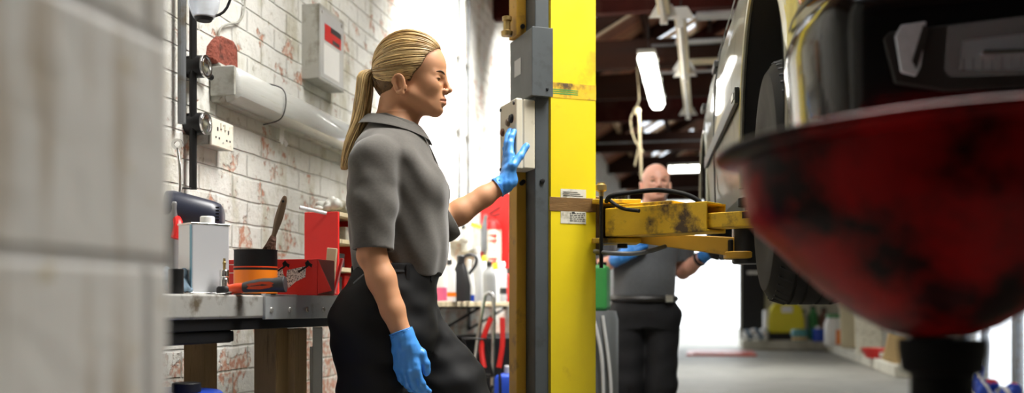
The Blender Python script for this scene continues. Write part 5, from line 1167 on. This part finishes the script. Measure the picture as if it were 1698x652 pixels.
# ------------------------------------------------------------------ the woman at the control box
wo_ = P(650, HY, 2.9); WO = np.array([wo_.x, wo_.y, 0.0])
def LW(px, py, dy=0): v = P(px, py, 2.9 + dy); return np.array([v.x, v.y, v.z]) - WO
woman = thing('person', 'person with blonde ponytail in grey polo shirt and blue gloves pressing a control box button', 'person', tuple(WO))
TOR = [(1.478, .008, 0, .060, .066), (1.445, .004, 0, .072, .088), (1.41, .002, 0, .094, .130), (1.375, .003, 0, .108, .168), (1.345, .004, 0, .118, .186), (1.275, .016, 0, .138, .180), (1.20, .021, 0, .143, .166), (1.13, .022, 0, .141, .158), (1.07, .022, 0, .139, .155), (1.03, .018, 0, .130, .15), (1.005, .014, 0, .124, .148)]
PEL = [(1.055, .018, 0, .125, .148), (1.02, .014, 0, .127, .152), (.974, .000, 0, .131, .165), (.904, -.010, 0, .139, .174), (.842, -.010, 0, .144, .176), (.79, -.012, 0, .134, .17)]
RS, RE, RWr = LW(619, 266, -.168), LW(618, 424, -.19), LW(669, 562, -.19)
LS, LE, LWr = np.array([.045, .16, 1.345]), np.array([.128, .245, 1.185]), np.array([.332, .288, 1.322])
RLEG = [(-.035, -.085, .87), (-.035, -.09, .70), (-.03, -.092, .48), (-.06, -.09, .28), (-.065, -.09, .09)]
LLEG = [(.02, .085, .87), (.165, .095, .685), (.265, .10, .50), (.27, .10, .28), (.26, .10, .09)]
rex, rez = (.12, -.06, -.98), (-.28, -.96, .02); rcurl = [(24, 28, 18), (28, 32, 20), (32, 34, 22), (34, 36, 22)]
tip = np.array([.3385, .361, 1.488]); lex = tip - LWr; lez = np.array([-.93, -.32, .12]); lcurl = [(-2, 16, 10), (-3, 14, 10), (0, 14, 10), (4, 14, 10)]
lth = [(.352, .268, 1.372), (.376, .285, 1.405), (.396, .302, 1.440)]
zs = np.concatenate([np.arange(-.01, .6, .008), np.arange(.6, 1.05, .003), np.arange(1.05, 1.13, .006), np.arange(1.13, 1.42, .0035), np.arange(1.42, 1.74, .002)])
S = SDF(rng(-.2, .44, .0025), rng(-.27, .42, .0025), zs)
HW = Head(S, (.0527, 0, 1.589), np.array(Rz(R_(-5))), 1.0, False)
S.loft(TOR, .02, g=-.014); S.loft(PEL, .02, g=-.018)
S.chain([HW.p(-.03, 0, -.03), HW.p(-.036, 0, -.085), (.008, 0, 1.44)], [.052, .052, .062], .02)
S.cap(HW.p(.02, 0, -.09), (.03, 0, 1.46), .022, .03, .03)
for a, e, w in ((RS, RE, RWr), (LS, LE, LWr)):
    m1, m2 = a * .5 + e * .5, e * .72 + w * .28
    S.chain([a, m1, e], [.046, .043, .036], .015); S.chain([e, m2, e * .35 + w * .65, w], [.0365, .039, .032, .0255], .015)
S.ell(RE + np.array([-.012, 0, 0]), (.028, .03, .03), .02)
for leg in (RLEG, LLEG): S.chain(leg, [.085, .078, .055, .05, .038], .02)
hand(S, RWr, rex, rez, 1, rcurl, -.0012); hand(S, LWr, lex, lez, -1, lcurl, -.0012, 1.0, lth)
HW.grow()
body = S.build('body', ['skinw', 'lip'], woman, pick=lambda c: HW.lips(c).astype(int)); del S
HW.eyes(body, (1, .12, -.22))
glove('glove', 'glove', woman, RWr, rex, rez, 1, rcurl, RWr - RE, cuff=.022, wr=.0285)
glove('glove', 'glove', woman, LWr, lex, lez, -1, lcurl, LWr - LE, cuff=.035, wr=.0285, thumb=lth)
# polo shirt
S = SDF(rng(-.2, .32, .003), rng(-.30, .36, .003), rng(.98, 1.5, .003))
S.loft(TOR, .02); S.ell((.085, -.068, 1.262), (.075, .066, .068), .04); S.ell((.085, .068, 1.262), (.075, .066, .068), .04)
S.plane((0, 0, 1.015), (0, 0, -1), (-.2, -.3, .98), (.3, .3, 1.04))
S.plane((.04, 0, 1.46), (.35, 0, .94), (-.2, -.3, 1.42), (.3, .3, 1.5))
def merge(S, T_, k):
    h = np.clip(.5 + .5 * (S.D - T_.D) / k, 0, 1); S.D = S.D * (1 - h) + T_.D * h - k * h * (1 - h)
rh = RS * .06 + RE * .94; RD = (RE - RS) / np.linalg.norm(RE - RS)
lh = LE * 1.0 + (LWr - LE) * .13; LD = LWr - LE; LD = LD / np.linalg.norm(LD)
S2 = SDF(*S.ax); S2.chain([(.004, -.10, 1.382), RS], [.045, .060], .04); S2.chain([RS, RS * .5 + rh * .5, rh + RD * .03], [.064, .063, .0565], .018)
folds(S2, (-.2, -.3, .9), (.32, .36, 1.6), .0040, 20, 4, (1.0, 1.0, .7)); folds(S2, (-.2, -.3, .9), (.32, .36, 1.6), .0022, 45, 14, (.7, .7, 1.0)); S2.plane(rh, RD, rh - .12, rh + .12)
S3 = SDF(*S.ax); S3.chain([(.004, .10, 1.382), LS], [.045, .060], .04); S3.chain([LS, LE], [.062, .060], .018); S3.cap(LE, lh + LD * .03, .060, .055, .02)
folds(S3, (-.2, -.3, .9), (.32, .36, 1.6), .0035, 17, 5); S3.plane(lh, LD, lh - .12, lh + .12)
folds(S, (-.2, -.3, .96), (.32, .36, 1.5), .0050, 17, 3, (1.0, 1.0, .5)); folds(S, (-.2, -.3, .98), (.32, .36, 1.42), .0034, 38, 8, (.8, .8, 1.0))
merge(S, S2, .012); merge(S, S3, .012); del S2, S3
S.cap(rh - RD * .015, rh + RD * .04, .0465, .0465, .004, 's'); S.cap(lh - LD * .01, lh + LD * .04, .046, .046, .004, 's')
shirt = S.build('polo_shirt', 'polo', woman); del S
c = MB(); rings = []
for i in range(41):
    th = R_(22 + i * 316 / 40); ct, st = math.cos(th), math.sin(th); fr = (1 + ct) / 2
    zt = 1.482 - .036 * fr; tp_ = fr ** 6
    a = Vector((.006 + ct * .066 + tp_ * .006, st * .064, zt + .003)); m_ = Vector((.004 + ct * .079 + tp_ * .012, st * .078, zt + .003)); b = Vector((.003 + ct * (.106) + tp_ * .026, st * .112, zt - .030 - .026 * tp_)); d_ = Vector((.006 + ct * .068, st * .066, zt - .03))
    rings.append([d_, a, m_, b])
c.loft(rings, cap=False, close=False); o = c.build('collar', 'polo', shirt, ang=60); sm = o.modifiers.new('thickness', 'SOLIDIFY'); sm.thickness = .0035
o.modifiers.new('smooth', 'SUBSURF').levels = 1
def ring_tube(cn, ax, r, rad, n=40):
    a = Vector(ax).orthogonal().normalized(); b = Vector(ax).cross(a).normalized(); return [Vector(cn) + (a * math.cos(t) + b * math.sin(t)) * r for t in [2 * math.pi * i / n for i in range(n + 1)]]
MB().tube(curve([(.082, -.012, 1.437), (.105, -.013, 1.395), (.128, -.012, 1.345), (.144, -.010, 1.30)], 4), .004, 8).build('placket', 'seam', shirt)
# trousers
S = SDF(rng(-.26, .42, .0045), rng(-.30, .30, .0045), rng(.05, 1.07, .0045))
S.loft(PEL, .02); S.chain(RLEG, [.110, .100, .090, .085, .080], .03); S.chain(LLEG, [.112, .102, .090, .085, .080], .02)
S.ell((-.052, -.08, .85), (.10, .095, .11), .05)
folds(S, (-.26, -.3, .05), (.42, .3, 1.03), .0055, 15, 5, (.7, .7, 1.2)); folds(S, (-.26, -.3, .05), (.42, .3, .98), .003, 36, 6, (.5, .5, 1.3))
S.plane((0, 0, 1.045), (0, 0, 1), (-.25, -.3, 1.0), (.3, .3, 1.08)); S.plane((0, 0, .085), (0, 0, -1), (-.25, -.3, .04), (.42, .3, .12))
tr = S.build('trousers', 'trouser', woman); del S
def eloop(z, cx, rx, ry, n=48): return [(cx + math.cos(t) * rx, math.sin(t) * ry, z) for t in [2 * math.pi * i / n for i in range(n + 1)]]
MB().tube(eloop(1.020, .014, .1235, .1485), .0085, 8, flat=1.0, cap=False).build('waistband', 'trouser', tr)
for a in (-2.0, -1.2, -.6, -2.7): MB().box((.014 + math.cos(a) * .1315, math.sin(a) * .157, 1.018), (.010, .005, .042), Rz(a + math.pi / 2)).build('belt_loop', 'trouser', tr)
q1, q2 = LW(586, 470, -.15), LW(603, 455, -.165); MB().tube([q1, q2], .0022, 6).build('pocket_zip', 'conduit', tr)
for leg in (RLEG, LLEG):
    x, y, z = leg[-1]; b = MB(); b.loft([[(x + ox + math.cos(t) * rx, y + math.sin(t) * ry, zz) for t in [2 * math.pi * i / 24 for i in range(24)]] for zz, ox, rx, ry in ((0.001, .06, .135, .048), (.03, .06, .135, .048), (.065, .05, .12, .046), (.09, .01, .07, .05), (.16, 0, .055, .052))])
    b.build('boot', 'boot', woman, bevel=.006)
# hair
poly = np.array([(.093, .086), (.0909, .0826), (.065, .058), (.045, .020), (.0225, -.003), (.012, -.022), (.005, -.022), (.006, -.008), (-.010, -.002), (-.030, -.007), (-.037, -.028), (-.056, -.054), (-.070, -.066), (-.16, -.07), (-.16, .2), (.12, .2), (.11, .10)])
def poly_sd(x, z):
    d = np.full(np.broadcast(x, z).shape, 1e9); sg = np.ones_like(d); n = len(poly)
    for i in range(n):
        a, b = poly[i], poly[i - 1]; ex_, ez_ = b - a; wx, wz = x - a[0], z - a[1]; t = np.clip((wx * ex_ + wz * ez_) / (ex_ ** 2 + ez_ ** 2), 0, 1)
        d = np.minimum(d, (wx - ex_ * t) ** 2 + (wz - ez_ * t) ** 2)
        c1, c2, c3 = z >= a[1], z < b[1], ex_ * wz > ez_ * wx
        sg = np.where((c1 & c2 & c3) | (~c1 & ~c2 & ~c3), -sg, sg)
    return sg * np.sqrt(d)
S = SDF(rng(-.10, .18, .0025), rng(-.12, .12, .0025), rng(1.45, 1.75, .0025))
Rh, Th = HW.R, HW.T
def hairshell(X, Y, Z):
    x = (X - Th[0]) * Rh[0, 0] + (Y - Th[1]) * Rh[1, 0]; y = (X - Th[0]) * Rh[0, 1] + (Y - Th[1]) * Rh[1, 1]; z = (Z - Th[2]) + 0 * x
    k0 = np.sqrt(((x - .0) / .105) ** 2 + (y / .0815) ** 2 + ((z - .036) / .097) ** 2); k1 = np.sqrt(((x - .0) / .105 ** 2) ** 2 + (y / .0815 ** 2) ** 2 + ((z - .036) / .097 ** 2) ** 2)
    d = k0 * (k0 - 1) / np.maximum(k1, 1e-6)
    nk = (np.sqrt(((x + .046) / .060) ** 2 + (y / .062) ** 2 + ((z + .005) / .062) ** 2) - 1) * .058; d = np.minimum(d, nk)
    return np.maximum(d, poly_sd(x, z))
S.put(hairshell, (-.1, -.12, 1.46), (.18, .12, 1.74), .004)
hb = S.build('hair', 'hairbase', woman); del S
tie_h = np.array([-.1085, 0, .0235]); rv = np.array([.1055, .082, .0985]); hc = np.array([0, 0, .036])
def hair_path(st, lift, jit, r2, t0=0.0, n=15):
    d0 = (st - hc) / rv; d0 /= np.linalg.norm(d0); d1 = (tie_h - hc) / rv; d1 /= np.linalg.norm(d1); om = math.acos(np.clip(d0 @ d1, -1, 1)); out = []
    for i in range(n):
        t = t0 + (1 - t0) * i / (n - 1); d = (math.sin((1 - t) * om) * d0 + math.sin(t * om) * d1) / max(math.sin(om), 1e-4)
        rad = 1 + lift * math.sin(math.pi * min(1, t * .9 + .05)) + .012; q = hc + d * rv * rad
        q = q + jit * math.sin(t * 5 + jit[0] * 900) * math.sin(math.pi * t)
        k = max(0, (t - .80) / .20); q = q * (1 - k ** 2 * .9) + (tie_h + np.array([-.004, 0, 0])) * k ** 2 * .9
        out.append(Vector(HW.p(*q)))
    return out
r2 = random.Random(21); st = MB(); dk = MB()
line = [(.0925, .0835), (.082, .073), (.065, .058), (.055, .039), (.045, .020), (.033, .009), (.0225, -.003), (.012, -.016), (.004, -.006), (-.010, -.001), (-.030, -.007), (-.037, -.026), (-.046, -.040), (-.056, -.050)]
seg = [math.hypot(line[i + 1][0] - line[i][0], line[i + 1][1] - line[i][1]) for i in range(len(line) - 1)]
for k in range(760):
    u = r2.random() ** 1.15 * sum(seg); i = 0
    while i < len(seg) - 1 and u > seg[i]: u -= seg[i]; i += 1
    f = u / seg[i]; x = line[i][0] * (1 - f) + line[i + 1][0] * f; z = line[i][1] * (1 - f) + line[i + 1][1] * f
    x += r2.uniform(-.004, .001); z += r2.uniform(-.001, .004)
    w = 1 - ((x - hc[0]) / rv[0]) ** 2 - ((z - hc[2]) / rv[2]) ** 2; y = rv[1] * math.sqrt(max(w, 0)) * r2.choice((-1, -1, 1))
    if i < 2: y += r2.uniform(-.012, .012) * (1 if i else 1.5)
    if z < -.02: y = r2.choice((-1, -1, 1)) * .052 * r2.uniform(.3, 1)
    t0 = r2.random() * .55 if r2.random() < .5 else 0
    pth = hair_path(np.array([x, y, z]), r2.uniform(.0, .045) + (.03 if r2.random() < .1 else 0), np.array([r2.uniform(-1, 1), r2.uniform(-1, 1), r2.uniform(-1, 1)]) * .0035, r2, t0)
    w0 = r2.uniform(.0010, .0024); st.tube(pth, [w0 * (.35 if j == 0 else 1) for j in range(len(pth))], 5)
for k in range(230):
    th = r2.uniform(-1.75, 1.75); z = r2.uniform(-.062, -.004); w_ = math.sqrt(max(0, 1 - ((z + .005) / .064) ** 2)); 
    a = np.array([-.046 - math.cos(th) * .0605 * w_, math.sin(th) * .0625 * w_, z]); b = np.array([-.112, 0, .0215]); c_ = np.array([min(a[0] - .012, -.085), a[1] * .8, a[2] * .55 + .008]); pts = []
    for i in range(10): t = i / 9; pts.append(Vector(HW.p(*(a * (1 - t) ** 2 + c_ * 2 * t * (1 - t) + b * t * t))))
    dk.tube(pts, [.0008] + [r2.uniform(.001, .002)] * 9, 5)
cl = [HW.p(-.106, 0, .0225)] + [LW(*v) for v in ((607, 127, 0), (603, 160, -.004), (598, 197, -.012), (588, 228, -.022), (575, 268, -.03), (570, 284, -.032))]
cl = curve(cl, 4); nC = len(cl)
def prof_r(t): return float(np.interp(t, [0, .06, .2, .45, .7, .88, 1], [.009, .0125, .024, .028, .025, .014, .003]))
for k in range(420):
    a = r2.uniform(0, 6.283); rho = math.sqrt(r2.random()); ph = r2.uniform(0, 6); end = r2.uniform(.72, 1.0); pts = []
    for i in range(nC):
        t = i / (nC - 1)
        if t > end: break
        rr = prof_r(t) * rho; aa = a + .5 * math.sin(t * 3 + ph * .3); pts.append(cl[i] + Vector((math.cos(aa) * rr * .9 + .002 * math.sin(9 * t + ph), math.sin(aa) * rr, 0)) + Vector((0, 0, -math.cos(aa) * rr * .4 if t < .25 else 0)))
    w0 = r2.uniform(.0012, .0026); st.tube(pts, [w0] * (len(pts) - 1) + [w0 * .3], 5)
st.build('hair_strands', 'hair', hb, fix=False, ang=80); dk.build('nape_strands', 'hairdark', hb, fix=False, ang=80)
tp0 = Vector(HW.p(-.104, 0, .0235)); MB().lathe([(.011, -.008), (.0145, -.004), (.0148, .004), (.0115, .008)], tp0, Vector(HW.R @ np.array([-1, 0, -.15])), n=24).build('hair_tie', 'tie', hb)

# ------------------------------------------------------------------ the man behind the lift
mo_ = P(1068, HY, 5.63); MO = np.array([mo_.x, mo_.y, 0.0])
man = thing('person', 'bald person in grey polo and dark trousers standing behind the lift arm facing the camera', 'person', tuple(MO))
TOM = [(1.50, .05, 0, .062, .062), (1.455, .03, 0, .125, .085), (1.41, .018, 0, .185, .10), (1.32, .01, -.005, .192, .118), (1.22, .004, -.01, .184, .128), (1.10, 0, -.015, .178, .135), (1.00, -.002, -.012, .176, .13), (.955, -.002, -.01, .172, .128)]
PEM = [(.985, -.002, -.005, .172, .128), (.93, -.002, 0, .177, .132), (.86, 0, 0, .18, .134), (.80, 0, 0, .172, .128)]
mRS, mRE, mRW = np.array([-.20, .0, 1.395]), np.array([-.285, .02, 1.125]), np.array([-.155, -.17, 1.185])
mLS, mLE, mLW = np.array([.21, .0, 1.395]), np.array([.225, .03, 1.115]), np.array([.325, -.13, 1.205])
MR = [(-.095, 0, .86), (-.095, -.02, .48), (-.10, .02, .09)]; ML = [(.095, 0, .86), (.085, -.04, .48), (.08, .0, .09)]
zs = np.concatenate([np.arange(-.01, .9, .012), np.arange(.9, 1.45, .005), np.arange(1.45, 1.74, .0035)])
S = SDF(rng(-.40, .46, .0045), rng(-.30, .2, .0045), zs)
HM = Head(S, (.062, -.025, 1.626), np.array(Rz(R_(-88))), 1.02, True)
S.loft(TOM, .02, g=-.016); S.loft(PEM, .02, g=-.02)
S.chain([HM.p(-.025, 0, -.04), HM.p(-.025, 0, -.10), (.045, 0, 1.45)], [.060, .060, .07], .02)
for a, e, w in ((mRS, mRE, mRW), (mLS, mLE, mLW)): S.chain([a, e], [.054, .042], .015); S.chain([e, e * .7 + w * .3, w], [.042, .045, .030], .015)
for leg in (MR, ML): S.chain(leg, [.09, .058, .042], .02)
mex, mez, mcu = (.80, -.15, .50), (-.2, -.95, .2), [(20, 30, 20)] * 4
mex2, mez2 = (.70, -.25, .30), (.2, -.9, -.4)
hand(S, mRW, mex, mez, 1, mcu, -.0015); hand(S, mLW, mex2, mez2, -1, mcu, -.0015)
HM.grow()
mb_ = S.build('body', ['skinm', 'lipm'], man, pick=lambda c: HM.lips(c).astype(int)); del S
HM.eyes(mb_, (1, 0, -.02), 'browgrey')
glove('glove', 'gloveman', man, mRW, mex, mez, 1, mcu, mRW - mRE, h=.0035, cuff=.05, wr=.033); glove('glove', 'gloveman', man, mLW, mex2, mez2, -1, mcu, mLW - mLE, h=.0035, cuff=.03, wr=.033)
S = SDF(rng(-.34, .34, .005), rng(-.2, .2, .005), rng(.93, 1.52, .005)); S.loft(TOM, .02)
S.ell((.0, -.05, 1.08), (.15, .10, .12), .04); folds(S, (-.34, -.2, .9), (.34, .2, 1.5), .0045, 15, 12, (1, 1, .6))
for a, e in ((mRS, mRE), (mLS, mLE)):
    d = (e - a) / np.linalg.norm(e - a); h_ = a * .22 + e * .78
    S2 = SDF(*S.ax); S2.chain([(.01 + np.sign(a[0]) * .10, 0, 1.42), a, h_ + d * .03], [.06, .075, .068], .02); S2.plane(h_, d, h_ - .13, h_ + .13); merge(S, S2, .015)
    S.cap(h_ - d * .03, h_ + d * .05, .064, .063, .002, 's')
S.plane((0, 0, .975), (0, 0, -1), (-.25, -.2, .9), (.25, .2, 1.0)); S.plane((.05, 0, 1.485), (0, -.3, .95), (-.3, -.2, 1.44), (.3, .2, 1.53))
ms = S.build('polo_shirt', 'poloman', man); del S
rings = []
for i in range(33):
    th = R_(20 + i * 320 / 32); ct, st_ = math.cos(th), math.sin(th); fr = (1 + ct) / 2; zt = 1.505 - .03 * fr; cx_, cy_ = .05, -.005
    def at(r, z): return Vector((cx_ + st_ * r, cy_ - ct * r * .95, z))
    rings.append([at(.066, zt - .03), at(.066, zt), at(.074, zt + .001), at(.098 + .02 * fr ** 6, zt - .036 - .015 * fr ** 6)])
o = MB().loft(rings, cap=False, close=False).build('collar', 'poloman', ms, ang=60); sm = o.modifiers.new('thickness', 'SOLIDIFY'); sm.thickness = .004
S = SDF(rng(-.28, .28, .006), rng(-.2, .2, .006), rng(.04, 1.0, .006)); S.loft(PEM, .02)
for leg in (MR, ML): S.chain(leg, [.108, .088, .08], .025)
folds(S, (-.28, -.2, .04), (.28, .2, .95), .006, 14, 15, (.8, .8, 1.1)); S.plane((0, 0, .97), (0, 0, 1), (-.25, -.2, .94), (.25, .2, 1.01)); S.plane((0, 0, .09), (0, 0, -1), (-.28, -.2, .03), (.28, .2, .12))
mt = S.build('trousers', 'trouserm', man); del S
bl = MB(); lp = [Vector((-.002 + math.cos(t) * .177, -.006 + math.sin(t) * .133, .962)) for t in [2 * math.pi * i / 48 for i in range(49)]]
bl.tube(lp, .019, 8, flat=.35 if False else 1, cap=False); bl_o = bl.build('belt', 'leather', man)
a = R_(-50); MB().box((math.cos(a) * .193, -.006 + math.sin(a) * .150, .962), (.06, .010, .042), Rz(a + math.pi / 2)).build('buckle', 'chrome', bl_o, bevel=.004)
f_ = mLW - mLE; f_ = f_ / np.linalg.norm(f_); wc = mLW - f_ * .055
MB().tube(ring_tube(wc, f_, .034, 0), .009, 8, cap=False).cyl(Vector(wc) + Vector((0, -.036, .0)), Vector(wc) + Vector((0, -.046, 0)), .017).build('wrist_watch', 'black', man)
for leg in (MR, ML):
    x, y, z = leg[-1]; MB().loft([[(x + math.sin(t) * ry, y - oy - math.cos(t) * rx, zz) for t in [2 * math.pi * i / 24 for i in range(24)]] for zz, oy, rx, ry in ((0.001, .06, .145, .05), (.03, .06, .145, .05), (.065, .05, .13, .048), (.095, .01, .075, .052), (.16, 0, .058, .056))]).build('boot', 'boot', man, bevel=.006)
S = SDF(rng(-.06, .18, .004), rng(-.16, .12, .004), rng(1.50, 1.74, .004))
def fringe(X, Y, Z):
    R, T = HM.R, HM.T; x = ((X - T[0]) * R[0, 0] + (Y - T[1]) * R[1, 0]) / 1.02; y = ((X - T[0]) * R[0, 1] + (Y - T[1]) * R[1, 1]) / 1.02; z = (Z - T[2]) / 1.02 + 0 * x
    k0 = np.sqrt(((x - .002) / .1005) ** 2 + (y / .0765) ** 2 + ((z - .010) / .0865) ** 2); d = (k0 - 1) * .08
    return np.maximum(np.maximum(d, z - .030 + .3 * x), np.maximum(-.05 - z, x + .005))
S.put(fringe, (-.06, -.16, 1.5), (.18, .12, 1.74), .003)
S.build('hair', 'hairgrey', man); del S
